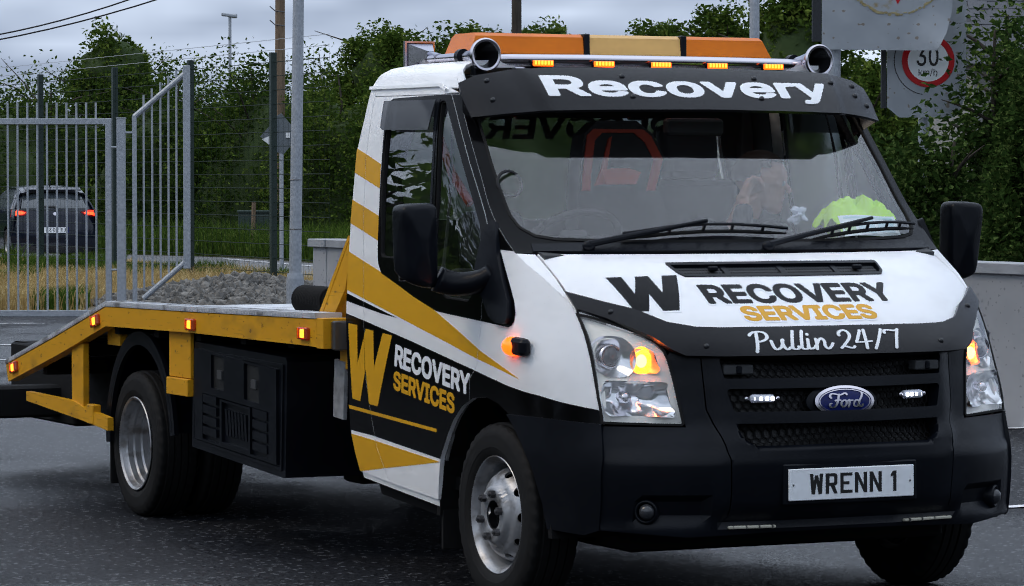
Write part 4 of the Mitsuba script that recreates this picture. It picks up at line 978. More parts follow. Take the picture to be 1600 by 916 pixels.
for s_ in (-1, 1):
    y0, z0 = s_ * .393, .915
    cm = part('grille_lamp', mv(mv(rbox((.045, .115, .036), .008), rz=s_ * 9), (float(front(y0, z0)) - .012, y0, z0)), 'grey_trim', bk_)
    part('bezel', mv(mv(rbox((.050, .022, .030), .006), rz=s_ * 9), (float(front(y0, z0)) - .008, y0, z0)), 'black_plastic', cm)
    y0, z0 = s_ * .315, .812
    sm = part('strobe_lamp', mv(mv(rbox((.03, .095, .030), .013), rz=s_ * 7), (float(front(y0, z0)) - .004, y0, z0)), 'strobe_lens', bk_)
    for e_ in (-.057, .057): part('end_screw', mv(mv(trimesh.creation.icosphere(subdivisions=2, radius=.009), s=(.7, 1, 1)), (float(front(y0 + e_, z0)) - .002, y0 + e_, z0)), 'chrome', sm, smooth=True)
    for e_ in (-.032, -.011, .011, .032): part('diode', mv(rbox((.006, .012, .014), .003), (float(front(y0 + e_, z0)) + .011, y0 + e_, z0)), 'strobe_white', sm, emitter=lamp(.9, .95, 1.1))
    # round fog lamp blank
    y0, z0 = s_ * .735, .414
    fg = part('fog_lamp', mv(mv(mv(revolve([[0, .022], [.014, .020], [.024, .012], [.029, 0], [.029, -.04]], 28), ry=90), rz=s_ * 42), (float(front(y0, z0)) + .018, y0, z0)), 'fog_glass', bk_, smooth=True)
    part('fog_ring', mv(mv(mv(revolve([[.030, -.03], [.030, .006], [.040, .008], [.044, 0], [.044, -.03]], 28), ry=90), rz=s_ * 42), (float(front(y0, z0)) + .012, y0, z0)), 'black_plastic', fg, smooth=True)
    # strips of small lights low in the bumper
    ya, yb = (-.464, -.283) if s_ < 0 else (.250, .473)
    m_ = (ya + yb) / 2; xm = float(bump_x(m_, .358))
    lsl = part('light_strip', mv(mv(rbox((.018, yb - ya, .011), .004), rz=math.degrees(math.atan2(float(front(ya, .358)) - float(front(yb, .358)), yb - ya))), (xm + .012, m_, .3565)), 'strip_lens', bk_)
    for e_ in np.linspace(-.4, .4, 4): part('clip', mv(rbox((.022, .004, .014), .002), (xm + .014 - (abs(m_ + e_ * (yb - ya)) - abs(m_)) * .2, m_ + e_ * (yb - ya), .3565)), 'bolt_steel', lsl)
mat('strobe_lens', (.62, .64, .70), .12, clearcoat=1.)
mat('strip_lens', (.42, .40, .32), .25, clearcoat=1.)
mat('fog_glass', (.025, .027, .032), .14, clearcoat=.5)
# oval badge
def ell(a_, b_, cy=-.002, cz=.797): return affinity.scale(Point(cy, cz).buffer(1, 24), a_, b_)
def F_badge(q):
    r = ((q[:, 0] + .002) / .13) ** 2 + ((q[:, 1] - .797) / .06) ** 2
    return np.stack([.944 - .014 * r + (q[:, 1] - .797) * -.18, q[:, 0], q[:, 1]], 1)
bd = part('badge_mount', patch(ell(.150, .070), F_badge, .02, -.012, .05, FO), 'black_plastic', bk_)
part('badge_rim', patch(ell(.123, .0545).difference(ell(.110, .0455)), F_badge, .015, .004, .01, FO), 'chrome', bd)
part('badge_line', patch(ell(.1065, .0430).difference(ell(.103, .0405)), F_badge, .015, .0025, .004, FO), 'chrome', bd)
part('badge_field', patch(ell(.112, .047), F_badge, .015, .000, .008, FO), 'badge_blue', bd)
FORD = [[(.10, .70), (.04, .86), (.16, 1.0), (.42, .97), (.74, .93), (1.04, 1.03), (1.10, .94)], [(.62, .94), (.52, .60), (.38, .18), (.20, .0), (.02, .06), (.0, .24), (.10, .30)], [(.34, .50), (.50, .56), (.66, .52)],
        [(.94, .52), (.78, .46), (.70, .22), (.80, .03), (.98, .16), (1.04, .40), (.94, .52)], [(1.04, .44), (1.14, .48), (1.22, .54)], [(1.24, .52), (1.22, .30), (1.16, .02)], [(1.20, .26), (1.32, .48), (1.46, .50)],
        [(1.84, .44), (1.72, .52), (1.56, .38), (1.54, .10), (1.68, .03), (1.84, .24), (1.92, .46)], [(2.12, 1.04), (1.98, .60), (1.88, .12), (1.98, .02), (2.12, .16)]]
fo = strokes(FORD, .11)
part('badge_script', patch(fit(fo, -.074, .072, .774, .828), F_badge, .015, .005, .004, FO), 'chrome', bd)
# number plate
npl = part('number_plate', mv(rbox((.012, .522, .114), .004), (.974, .004, .5055), ry=-1.), 'plate_white', bk_)
part('plate_holder', mv(rbox((.03, .56, .150), .01), (.954, .006, .506), ry=-1.), 'black_plastic', bk_)
def F_plate(q): return np.stack([.9802 + (q[:, 1] - .5055) * -.017, q[:, 0], q[:, 1]], 1)
H_ = .073
def box_letter(ch, x0, w_):
    s_ = .0130
    if ch == 'E': g_ = unary_union([box(0, 0, s_, H_), box(0, 0, w_, .011), box(0, H_ - .011, w_, H_), box(0, .031, w_ * .75, .042)])
    elif ch == 'N': g_ = unary_union([box(0, 0, s_, H_), box(w_ - s_, 0, w_, H_), P([(0, H_), (s_, H_), (w_, 0), (w_ - s_, 0)])])
    elif ch == 'R': g_ = unary_union([box(0, 0, s_, H_), rnd(box(0, .028, w_, H_), .012).difference(rnd(box(s_, .039, w_ - s_, H_ - .011), .004)), box(0, .028, s_ * 1.2, H_), P([(w_ * .40, .030), (w_ * .70, .034), (w_ + .001, 0), (w_ - s_, 0)])])
    elif ch == 'W': g_ = unary_union([P([(0, H_), (s_, H_), (s_ + .007, 0), (.006, 0)]), P([(w_ - s_, H_), (w_, H_), (w_ - .006, 0), (w_ - s_ - .007, 0)]), P([(.007, 0), (s_ + .006, 0), (w_ / 2 + .005, H_ * .93), (w_ / 2 - .006, H_ * .93)]), P([(w_ - .007, 0), (w_ - s_ - .006, 0), (w_ / 2 - .005, H_ * .93), (w_ / 2 + .006, H_ * .93)])])
    else: g_ = unary_union([box(w_ - s_, 0, w_, H_), P([(w_ - s_, H_), (w_ - s_, H_ - .018), (w_ - s_ - .010, H_ - .020), (w_ - s_ - .010, H_ - .013)])])
    return affinity.translate(g_, x0, .470)
for q in (('W', -.172, .054), ('R', -.107, .048), ('E', -.046, .050), ('N', .015, .050), ('N', .077, .050), ('1', .163, .026)):
    part('plate_letter', patch(box_letter(*q), F_plate, .1, .001, .0015, FO), 'plate_black', npl)
for y_ in (-.240, .247): part('screw', mv(mv(trimesh.creation.icosphere(subdivisions=2, radius=.004), s=(.5, 1, 1)), (.981, y_, .505)), 'bolt_steel', npl)

# ---- headlights
for sg in (-1, 1):
    h = HL if sg > 0 else flipx(HL)
    g_ = lambda pts: P([(sg * a_, b_) for a_, b_ in pts])
    pr = affinity.scale(Point(sg * .783, .960).buffer(1, 20), .057, .072).intersection(affinity.scale(Point(sg * .783, .960).buffer(1, 20), .08, .066)).buffer(.004)
    ind = rnd(g_([(.655, .905), (.735, .905), (.732, .975), (.70, .998), (.668, .975)]), .018)
    low = rnd(g_([(.829, .874), (.642, .868), (.624, .752), (.836, .756)]), .012)
    hk = part('headlight', patch(h.buffer(-.002).difference(pr).difference(ind).difference(low), F_front, .025, -.018, .012, FO), 'lamp_bezel')
    part('housing', patch(h, F_front, .05, -.085, .08, FO), 'grey_trim', hk)
    part('seal', patch(h.buffer(.003).difference(h.buffer(-.0055)), F_front, .025, .004, .02, FO), 'rubber', hk)
    def bowl(name, g2, dep, m_, wob=0.):
        c_ = g2.centroid; b_ = g2.bounds
        def F_(q):
            p_ = F_front(q)
            r = np.clip(np.hypot((q[:, 0] - c_.x) / (b_[2] - b_[0]) * 2, (q[:, 1] - c_.y) / (b_[3] - b_[1]) * 2), 0, 1.3)
            w2 = wob * (np.floor((q[:, 0] - b_[0]) / .021) % 2 - .5) + wob * 1.4 * np.sin((q[:, 1] - b_[1]) * 95 + np.floor((q[:, 0] - b_[0]) / .042) * 2.2)
            return p_ + np.outer(-dep * (1.05 - r ** 2) + w2, [.95, 0, 0]) - [.020, 0, 0]
        return part(name, patch(g2.buffer(.004), F_, .010, 0, 0, FO), m_, hk, smooth=24)
    bowl('lower_reflector', low, .055, 'reflector', .0030)
    bowl('projector_bowl', pr, .050, 'reflector', .0008)
    bowl('indicator_bowl', ind, .035, 'amber_bowl')
    yc, zc = sg * .783, .960; xc = float(front(yc, zc)) - .045
    part('projector_ring', mv(mv(revolve([[.034, -.01], [.036, .012], [.043, .014], [.046, 0], [.046, -.03]], 32), ry=90), (xc, yc, zc), rz=0), 'chrome', hk, smooth=True)
    part('projector_lens', mv(mv(trimesh.creation.icosphere(subdivisions=3, radius=1.), s=(.02, .034, .036)), (xc, yc, zc)), 'fog_glass', hk, smooth=True)
    yc, zc = sg * .697, .945; xc = float(front(yc, zc)) - .034
    part('indicator_bulb', mv(mv(trimesh.creation.icosphere(subdivisions=3, radius=1.), s=(.016, .021, .024)), (xc, yc, zc)), 'amber_lens', hk, smooth=True, emitter=lamp(9, 1.5, .12))
    yc, zc = sg * .755, .815; xc = float(front(yc, zc)) - .055
    part('main_bulb_cap', mv(mv(revolve([[0, .03], [.016, .028], [.021, .018], [.021, -.03]], 24), ry=90), (xc, yc, zc)), 'chrome', hk, smooth=True)
    part('lens_cover', patch(h.buffer(-.004), F_front, .03, .002, 0, FO), 'clear_lens', hk)
mat('amber_bowl', (.70, .30, .03), .18, .6)

# ---- sun visor
vis = P([(-.715, 2.017), (-.58, 2.026), (0, 2.032), (.58, 2.026), (.715, 2.017), (.84, 1.995), (.905, 1.965), (.912, 1.90), (.905, 1.832), (.80, 1.845), (.668, 1.857), (.395, 1.862), (0, 1.866), (-.395, 1.862), (-.668, 1.857), (-.80, 1.845), (-.905, 1.832), (-.912, 1.90), (-.905, 1.965), (-.84, 1.995)])
vk = part('sun_visor', patch(vis, F_visor, .022, 0, .012, FO), 'visor_black')
for s_ in (-1, 1): part('visor_end', patch(P([(s_ * .898, 1.965), (s_ * .906, 1.90), (s_ * .899, 1.834), (s_ * .90, 1.834), (s_ * .911, 1.90), (s_ * .904, 1.966)]), F_visor, .03, 0, .12, FO), 'visor_black', vk)
for a_, b_ in ((-.812, 1.972), (-.820, 1.897), (-.293, 1.992), (-.296, 1.912), (.268, 1.909), (.290, 1.990), (.666, 1.980), (.811, 1.969), (.791, 1.929), (.850, 1.890)):
    part('bolt_cap', mv(mv(trimesh.creation.icosphere(subdivisions=2, radius=.012), s=(.7, 1, 1)), (float(visor_x(a_, b_)), a_, b_)), 'gloss_black', vk, smooth=True)
tv = fit_caps(letters('Recovery', True, .02), -.630, .619, 1.9165, 1.9905)
part('visor_lettering', patch(tv, F_visor, .022, .0015, .0015, FO), 'white_vinyl', vk)
part('visor_lettering_edge', patch(tv.buffer(.004), F_visor, .022, .0007, .001, FO), 'plate_black', vk)
# ---- light bar on the roof
LX = -.90
lbk = part('light_bar', bx(LX - .15, LX + .12, -.68, .68, 2.079, 2.094, .006), 'black_plastic')
def lb_sec(y0, y1, m_, e0=0., e1=0.):
    prof = [(-.135, 2.094), (-.128, 2.165), (-.105, 2.178), (.075, 2.178), (.097, 2.165), (.106, 2.094)]
    n = 9; vs_, k_ = [], len(prof)
    ys = np.linspace(y0, y1, n)
    for y in ys:
        for (a, b) in prof:
            hgt = (b - 2.094) / .084
            yy = y + (e0 * hgt if y == ys[0] else 0) + (e1 * hgt if y == ys[-1] else 0)
            vs_.append((LX + a, yy, b))
    f_ = []
    for i_ in range(n - 1):
        for j_ in range(k_):
            l_ = (j_ + 1) % k_
            f_ += [[i_ * k_ + j_, (i_ + 1) * k_ + j_, (i_ + 1) * k_ + l_], [i_ * k_ + j_, (i_ + 1) * k_ + l_, i_ * k_ + l_]]
    f_ += [[0, j_ + 1, j_] for j_ in range(1, k_ - 1)] + [[(n - 1) * k_, (n - 1) * k_ + j_, (n - 1) * k_ + j_ + 1] for j_ in range(1, k_ - 1)]
    m = trimesh.Trimesh(vs_, f_, process=False); m.fix_normals()
    return m
part('amber_section', lb_sec(-.685, -.180, 'a', .035, 0), 'amber_dome', lbk)
part('cream_section', lb_sec(-.152, .262, 'c'), 'cream_dome', lbk)
part('amber_section', lb_sec(.288, .685, 'a', 0, -.045), 'amber_dome', lbk)
for y_ in (-.166, .275): part('divider', bx(LX - .14, LX + .110, y_ - .0135, y_ + .0135, 2.085, 2.1805, .006), 'black_plastic', lbk)
for y_ in (-.6, .6):
    part('foot', bx(LX - .05, LX + .05, y_ - .03, y_ + .03, 2.05, 2.082, .006), 'bolt_steel', lbk)
mat('amber_dome', proc(lambda p, n, uv: mix((.74, .19, .004), (.58, .13, .003), fbm(p.x * 6, p.y * 6, p.z * 6, octaves=4))), .25, specular=.35)
mat('cream_dome', proc(lambda p, n, uv: mix((.70, .42, .14), (.58, .34, .11), fbm(p.x * 6, p.y * 6, p.z * 6, octaves=4))), .28, specular=.35)
# ---- chrome lamp tube with five lit amber lamps
tk = part('lamp_tube', tube([(-.60, -.70, 2.062), (-.56, -.62, 2.064), (-.55, -.3, 2.066), (-.55, .3, 2.066), (-.56, .62, 2.064), (-.60, .70, 2.062)], .0205, 18), 'chrome', smooth=True)
part('lower_tube', rod((-.57, -.60, 2.030), (-.57, .62, 2.030), .014, 14), 'chrome', tk)
part('tray', bx(-.63, -.545, -.55, .60, 2.002, 2.016, .003), 'silver_paint', tk)
for y_ in (-.60, -.1, .4, .62): part('bracket', bx(-.585, -.56, y_ - .014, y_ + .014, 2.0, 2.055, .004), 'bolt_steel', tk)
for y_ in (-.498, -.231, .023, .279, .536):
    lk = part('amber_lamp', mv(rbox((.022, .100, .030), .010), (-.527, y_, 2.048)), 'black_plastic', tk)
    part('lens', mv(rbox((.010, .090, .023), .004), (-.517, y_, 2.049)), 'amber_lens', lk, emitter=lamp(.75, .052, .002))
    for j_ in range(6): part('diode', mv(rbox((.005, .0075, .015), .002), (-.5105, y_ - .035 + j_ * .014, 2.051)), 'amber_lens', lk, emitter=lamp(3.0, .22, .018))
# ---- air horns
def horn(y0, L_, flip):
    prof = [[.052, .0], [.055, -.004], [.053, -.03], [.036, -.075], [.0235, -.14], [.017, -.20], [.0145, -L_], [0, -L_]]
    inner = [[0, -.13], [.018, -.12], [.030, -.075], [.045, -.03], [.0515, -.004], [.0515, .0]]
    rim = [[.0505, -.002], [.052, .006], [.0605, .008], [.066, .002], [.065, -.008], [.055, -.014]]
    place = lambda m: mv(mv(m, ry=90), (-.515, y0, 2.078), rz=0)
    hk = part('air_horn', place(revolve(prof, 40)), 'chrome', smooth=40)
    part('bell', place(revolve(inner, 40)), 'gloss_black', hk, smooth=40)
    part('rim', place(revolve(rim, 40)), 'chrome', hk, smooth=40)
    part('mount', bx(-.60, -.555, y0 - .03, y0 + .03, 1.995, 2.04, .01), 'black_plastic', hk)
    part('collar', place(revolve([[.0, -.20], [.030, -.20], [.030, -.23], [0, -.23]], 24)), 'black_plastic', hk)
horn(-.748, .52, 1); horn(.748, .42, 1)
# square chromed horn pointing backwards, fed by the tube of the right air horn
c = np.array([-1.205, -.72, 2.098]); hb = .058
v_ = [(c[0], c[1] + a_ * hb, c[2] + b_ * hb * .85) for a_, b_ in ((-1, -1), (1, -1), (1, 1), (-1, 1))] + [(c[0] + .115, c[1] + a_ * .014, c[2] + b_ * .014) for a_, b_ in ((-1, -1), (1, -1), (1, 1), (-1, 1))]
F = [[i_, (i_ + 1) % 4, (i_ + 1) % 4 + 4] for i_ in range(4)] + [[i_, (i_ + 1) % 4 + 4, i_ + 4] for i_ in range(4)]
sq = part('square_horn', trimesh.Trimesh(v_, F, process=False), 'chrome', smooth=False)
e_ = box(-hb - .008, -hb * .85 - .008, hb + .008, hb * .85 + .008).difference(box(-hb, -hb * .85, hb, hb * .85))
m = extrude(e_, .016); v = m.vertices; m.vertices = np.stack([c[0] - .008 + v[:, 2], c[1] + v[:, 0], c[2] + v[:, 1]], 1); m.fix_normals()
part('rim', m, 'chrome', sq)
part('stem', rod((c[0] + .11, c[1], c[2]), (-.95, -.748, 2.080), .015, 12, .018), 'chrome', sq)
part('foot', bx(c[0] + .05, c[0] + .10, c[1] - .025, c[1] + .025, 2.045, c[2] - .02, .004), 'silver_paint', sq)

# ---- door mirrors
for sg in (-1, 1):
    g_ = np.random.default_rng(3)
    hp_ = []
    for (xx, yy, zz, r_) in [(-.20, 1.150, 1.470, .026), (-.20, 1.244, 1.465, .026), (-.135, 1.150, 1.466, .030), (-.13, 1.240, 1.460, .032), (-.20, 1.150, 1.215, .028), (-.19, 1.238, 1.250, .028), (-.14, 1.150, 1.210, .034), (-.14, 1.215, 1.228, .034), (-.118, 1.190, 1.34, .034)]:
        s_ = trimesh.creation.icosphere(subdivisions=3, radius=r_); s_.apply_translation((xx, sg * yy, zz)); hp_.append(s_.vertices)
    mk = part('door_mirror', soft_hull(np.vstack(hp_)), 'black_plastic', smooth=True)
    part('mirror_glass', mv(rbox((.006, .10, .24), .003), (-.224, sg * 1.195, 1.335)), 'chrome', mk)
    arm = [(-.13, sg * 1.13, 1.225), (-.10, sg * 1.06, 1.205), (-.045, sg * 1.0, 1.215), (.0, sg * .955, 1.25)]
    q_ = np.array(arm); k4 = np.linspace(0, 1, 14)
    from scipy.interpolate import CubicSpline
    cs_ = CubicSpline(np.linspace(0, 1, 4), q_)(k4)
    part('arm', tube(cs_, np.linspace(.050, .040, 14), 14), 'black_plastic', mk, smooth=True)
    ft = P([(-.05, 1.46), (-.085, 1.39), (-.10, 1.26), (-.10, 1.20), (-.02, 1.155), (.04, 1.09), (.10, 1.065), (.17, 1.062), (.186, 1.085), (.165, 1.14), (.10, 1.22), (.03, 1.31)])
    part('mirror_foot', patch(rnd(ft, .02), F_right if sg < 0 else F_left, .025, .022, .026, (0, sg, 0)), 'black_plastic', mk)

# ---- wipers
def wiper(pts, arm0, arm1):
    c = lambda y, z, o_: np.array([float(front(y, z)) + o_, y, z + o_])
    k_ = part('wiper', rod(c(*arm0, .022), c(*arm1, .05), .013, 8, .007), 'black_plastic')
    bl = np.array([c(y, z, .012) for y, z in pts])
    part('blade', tube(bl, [.004] + [.008] * (len(bl) - 2) + [.004], 6), 'rubber', k_)
    up_ = np.array([c(y, z + .006, .026 + .008 * math.sin(math.pi * i_ / (len(pts) - 1))) for i_, (y, z) in enumerate(pts)])
    part('bridge', tube(up_, .0065, 6), 'black_plastic', k_)
    for i_ in range(1, len(pts) - 1): part('claw', rod(bl[i_], up_[i_], .006, 6), 'black_plastic', k_)
    part('pivot', mv(mv(trimesh.creation.icosphere(subdivisions=2, radius=1.), s=(.02, .026, .02)), c(*arm0, .015)), 'black_plastic', k_, smooth=True)
wiper([(-.53, 1.362), (-.43, 1.372), (-.34, 1.381), (-.20, 1.388), (-.08, 1.389), (.05, 1.384), (.155, 1.379)], (-.666, 1.335), (-.20, 1.392))
wiper([(.27, 1.358), (.36, 1.370), (.45, 1.380), (.55, 1.388), (.66, 1.392), (.74, 1.393), (.83, 1.391)], (.045, 1.330), (.56, 1.398))

# ---- wheels
def tyre(R_=.345, w_=.20, ri=.212):
    h_ = w_ / 2
    prof = [(ri, -h_ * .80), (ri + .02, -h_ * .95), (ri + .065, -h_ * 1.02), (R_ - .035, -h_ * .98), (R_ - .012, -h_ * .90), (R_ - .003, -h_ * .78)]
    tread = []
    for a_ in (-.55, -.2, .15, .5):
        tread += [(R_, h_ * (a_ - .22 + .02)), (R_, h_ * (a_ + .06)), (R_ - .009, h_ * (a_ + .075)), (R_ - .009, h_ * (a_ + .12))]
    rest = [(R_ - .003, h_ * .78), (R_ - .012, h_ * .90), (R_ - .035, h_ * .98), (R_ - .05, h_ * 1.015), (R_ - .055, h_ * .995), (ri + .065, h_ * 1.02), (ri + .04, h_ * 1.01), (ri + .038, h_ * .99), (ri + .02, h_ * .95), (ri, h_ * .80)]
    n = 120
    prof = np.array(prof + tread[1:] + rest)
    th = np.arange(n) * 2 * np.pi / n
    r = np.repeat(prof[None, :, 0], n, 0).copy()
    sh = (np.abs(prof[:, 1]) > h_ * .62) & (prof[:, 0] > R_ - .02)
    r[np.ix_((np.arange(n) % 3) == 0, np.where(sh)[0])] -= .007
    v = np.stack([r * np.cos(th)[:, None], r * np.sin(th)[:, None], np.repeat(prof[None, :, 1], n, 0)], -1).reshape(-1, 3)
    k_ = len(prof); f_ = []
    i_ = np.arange(n)[:, None] * k_ + np.arange(k_ - 1)[None]; j_ = ((np.arange(n) + 1) % n)[:, None] * k_ + np.arange(k_ - 1)[None]
    f_ = np.vstack([np.stack([i_, j_, j_ + 1], -1).reshape(-1, 3), np.stack([i_, j_ + 1, i_ + 1], -1).reshape(-1, 3)])
    return trimesh.Trimesh(v, f_, process=False)
def to_wheel(x, y, sg, steer=0.):   # local z is outwards
    return lambda m: mv(mv(mv(m, rx=90) if sg < 0 else mv(m, rx=-90), rz=steer), (x, y, .345))
def disc(holes, prof_r, prof_z, cellr=.012):
    zf = pch(*zip(prof_r, prof_z))
    def F_(q):
        r = np.hypot(q[:, 0], q[:, 1]); return np.stack([q[:, 0], q[:, 1], zf(r)], 1)
    g_ = Point(0, 0).buffer(prof_r[-1], 48).difference(Point(0, 0).buffer(prof_r[0], 32))
    for (r_, n, a_, b_) in holes:
        for k_ in range(n):
            t_ = 2 * np.pi * k_ / n
            g_ = g_.difference(affinity.rotate(affinity.scale(Point(r_, 0).buffer(1, 12), a_, b_), math.degrees(t_), origin=(0, 0)))
    return patch(g_, F_, cellr, 0, .010, (0, 0, 1))
for sg in (-1, 1):
    # front: convex steel wheel
    W_ = to_wheel(0, sg * .86, sg)
    wk = part('front_wheel', W_(tyre()), 'rubber', smooth=35)
    part('rim', W_(revolve([[.206, -.09], [.206, .06], [.216, .076], [.2225, .086], [.2185, .090], [.208, .082], [.197, .064], [.192, .03], [.195, -.09]], 72)), 'silver_paint', wk, smooth=35)
    part('disc', W_(disc([(.1605, 10, .0115, .019)], [.055, .070, .100, .109, .118, .140, .155, .168, .180, .188], [.100, .106, .106, .100, .086, .080, .066, .045, .015, -.02])), 'silver_paint', wk, smooth=28)
    part('hub', W_(revolve([[.0, .05], [.050, .05], [.056, .06], [.058, .03], [.058, -.05]], 32)), 'chassis_black', wk)
    part('brake_drum', W_(revolve([[0, -.01], [.19, -.01], [.19, -.06], [0, -.06]], 32)), 'chassis_black', wk)
    for k_ in range(6):
        a_ = 2 * np.pi * (k_ + .25) / 6
        sx_, sy_ = .083 * math.cos(a_), .083 * math.sin(a_)
        nk = part('wheel_nut', W_(mv(trimesh.creation.cylinder(.0155, .022, sections=6), (sx_, sy_, .114))), 'bolt_steel', wk, smooth=False)
        part('stud', W_(mv(revolve([[0, .012], [.007, .010], [.0085, 0], [.0085, -.02]], 12), (sx_, sy_, .122))), 'bolt_steel', nk)
    # rear: a pair of wheels, the outer one deep dished
    for j_, y_ in enumerate((.865, .63)):
        W_ = to_wheel(-3.953, sg * y_, sg)
        wk = part('rear_wheel', W_(tyre()), 'rubber', smooth=35)
        if j_ == 0:
            part('rim', W_(revolve([[.212, -.095], [.212, .085], [.2225, .098], [.2185, .102], [.209, .094], [.2045, .074], [.1985, .066], [.1975, .040], [.1895, .032], [.1885, .004], [.1805, -.004], [.179, -.050], [.172, -.066], [.172, -.095]], 72)), 'silver_paint', wk, smooth=30)
            part('disc', W_(disc([(.143, 10, .012, .018)], [.055, .09, .105, .125, .150, .168, .175], [-.085, -.086, -.082, -.078, -.070, -.062, -.060])), 'silver_paint', wk, smooth=28)
            part('hub', W_(revolve([[0, -.02], [.045, -.02], [.052, -.03], [.055, -.09]], 28)), 'chassis_black', wk)
            for k_ in range(6):
                a_ = 2 * np.pi * k_ / 6
                part('wheel_nut', W_(mv(trimesh.creation.cylinder(.0135, .03, sections=6), (.083 * math.cos(a_), .083 * math.sin(a_), -.072))), 'bolt_steel', wk, smooth=False)

# ---- flatbed
YR = 1.06
bent_c = [(-5.66, .640), (-4.85, .817), (-4.094, .990), (-2.92, 1.003), (-1.60, 1.022)]
RB = [(-5.62, .556), (-4.82, .728), (-4.095, .898), (-2.92, .912), (-1.60, .912)]
fk = part('flatbed', bx(-1.64, -1.56, -1.05, 1.05, .915, 1.018, .004), 'yellow_paint')
for sg in (-1, 1):
    rail = P(bent_c + [(-1.474, 1.024), (-1.474, .910)] + RB[::-1])
    m = extrude(rail, .055); v = m.vertices
    m.vertices = np.stack([v[:, 0], sg * (YR - v[:, 2]), v[:, 1]], 1)
    if sg > 0: m.invert()
    rk = part('side_rail', m, 'yellow_paint', fk, smooth=False)
    for zo in (.012, -.012):
        pass
    edge = [(a_, b_ + .002) for a_, b_ in bent_c] ; 
    cap = P([(a_, b_ + .0035) for a_, b_ in bent_c] + [(-1.48, 1.0275), (-1.48, 1.050)] + [(a_, b_ + .026) for a_, b_ in bent_c[::-1]])
    m = extrude(cap, .12); v = m.vertices
    m.vertices = np.stack([v[:, 0], sg * (YR + .004 - v[:, 2]), v[:, 1]], 1)
    part('edge_plate', m, 'alu_plate', fk, smooth=False)
    # tread pattern bars on the edge plate
    bars = []
    for i_ in range(len(bent_c) - 1):
        (xa, za), (xb, zb_) = bent_c[i_], bent_c[i_ + 1]
        L_ = math.hypot(xb - xa, zb_ - za); an = math.degrees(math.atan2(zb_ - za, xb - xa))
        for k_ in range(int(L_ / .030)):
            u_ = (k_ + .5) * .030 / L_
            for row in range(2):
                m = trimesh.creation.box((.020, .006, .004)); m = mv(m, rz=45 if (k_ + row) % 2 else -45)
                m = mv(m, (xa + (xb - xa) * u_, sg * (YR - .025 - row * .045), za + (zb_ - za) * u_ + .0275), ry=-an)
                bars.append(m)
            bars.append(mv(trimesh.creation.box((.014, .004, .012)), (xa + (xb - xa) * u_, sg * (YR + .005), za + (zb_ - za) * u_ + .0145), ry=-an))
    part('tread_bars', cat_mesh(bars), 'alu_plate', fk, smooth=False, kind='stuff')
    for (x_, z_) in ((-5.503, .635), (-4.225, .919), (-2.924, .950), (-1.596, .962)):
        an = -12.5 if x_ < -4.1 else 0
        lk = part('marker_lamp', mv(mv(rbox((.105, .022, .052), .008), ry=an), (x_, sg * (YR + .009), z_)), 'marker_red', fk)
        part('bulb', mv(mv(rbox((.036, .012, .036), .005), ry=an), (x_ + .014, sg * (YR + .019), z_)), 'amber_lens', lk, emitter=lamp(2.6, .24, .015))
        for e_ in (-.033, .042): part('ridge', mv(mv(rbox((.006, .008, .046), .002), ry=an), (x_ + e_, sg * (YR + .0195), z_)), 'amber_lens', lk)
    # uprights and lower frame of the ramp
    part('ramp_upright', bx(-4.665, -4.49, sg * 1.04, sg * 1.005, .45, .80, .006), 'yellow_paint', fk)
    part('ramp_brace', extr_xz([(-5.356, .520), (-5.356, .472), (-4.459, .424), (-4.10, .399), (-4.10, .460), (-4.44, .485), (-4.60, .512)], sg * 1.050, sg * 1.02), 'yellow_paint', fk)
    part('hinge_block', bx(-4.40, -4.30, sg * 1.056, sg * 1.01, .415, .51, .008), 'yellow_paint', fk)
    part('bed_bracket', bx(-3.32, -3.04, sg * 1.025, sg * 1.005, .70, .91, .004), 'yellow_paint', fk)
    part('bed_bracket', bx(-3.32, -3.04, sg * 1.040, sg * 1.005, .618, .697, .006), 'yellow_paint', fk)
    part('bed_bracket', bx(-4.30, -4.12, sg * .98, sg * .94, .80, .89, .004), 'yellow_paint', fk)
    part('hydraulic_rod', rod((-5.5, sg * .60, .548), (-4.3, sg * .60, .60), .016, 10), 'chrome', fk)
mat('marker_red', (.42, .05, .01), .25, clearcoat=.8)
bl = P([(a_, b_) for a_, b_ in bent_c] + [(-1.60, .985)] + [(a_, b_ - .037) for a_, b_ in bent_c[::-1]])
m = extrude(bl, 2.0); v = m.vertices; m.vertices = np.stack([v[:, 0], v[:, 2] - 1.0, v[:, 1]], 1)
part('deck_plate', m, 'alu_plate', fk, smooth=False)
for x_ in np.arange(-5.2, -1.7, .55):
    part('cross_member', bx(x_ - .03, x_ + .03, -1.0, 1.0, np.interp(x_, [a_ for a_, b_ in bent_c], [b_ for a_, b_ in bent_c]) - .13, np.interp(x_, [a_ for a_, b_ in bent_c], [b_ for a_, b_ in bent_c]) - .045), 'chassis_black', fk, smooth=False)
# headboard braces at the cab
for sg in (-1, 1):
    br = extr_xz([(-1.76, 1.009), (-1.455, 1.34), (-1.452, 1.25), (-1.493, 1.145), (-1.629, 1.019)], sg * .925, sg * .90)
    part('headboard_brace', br, 'yellow_paint', fk)
    part('brace_flange', extr_xz([(-1.80, 1.008), (-1.76, 1.008), (-1.452, 1.345), (-1.456, 1.366)], sg * .927, sg * .80), 'yellow_paint', fk)
    part('rail_end', bx(-1.472, -1.40, sg * 1.062, sg * .95, .905, 1.03, .004), 'yellow_paint', fk)
    part('brace_foot', bx(-1.47, -1.36, sg * .96, sg * .84, .82, .925, .004), 'yellow_paint', fk)
    part('latch', bx(-1.40, -1.365, sg * 1.03, sg * .93, .90, 1.02, .01), 'bolt_steel', fk)
part('headboard', bx(-1.44, -1.39, -.88, .88, 1.0, 1.22, .006), 'yellow_paint', fk)
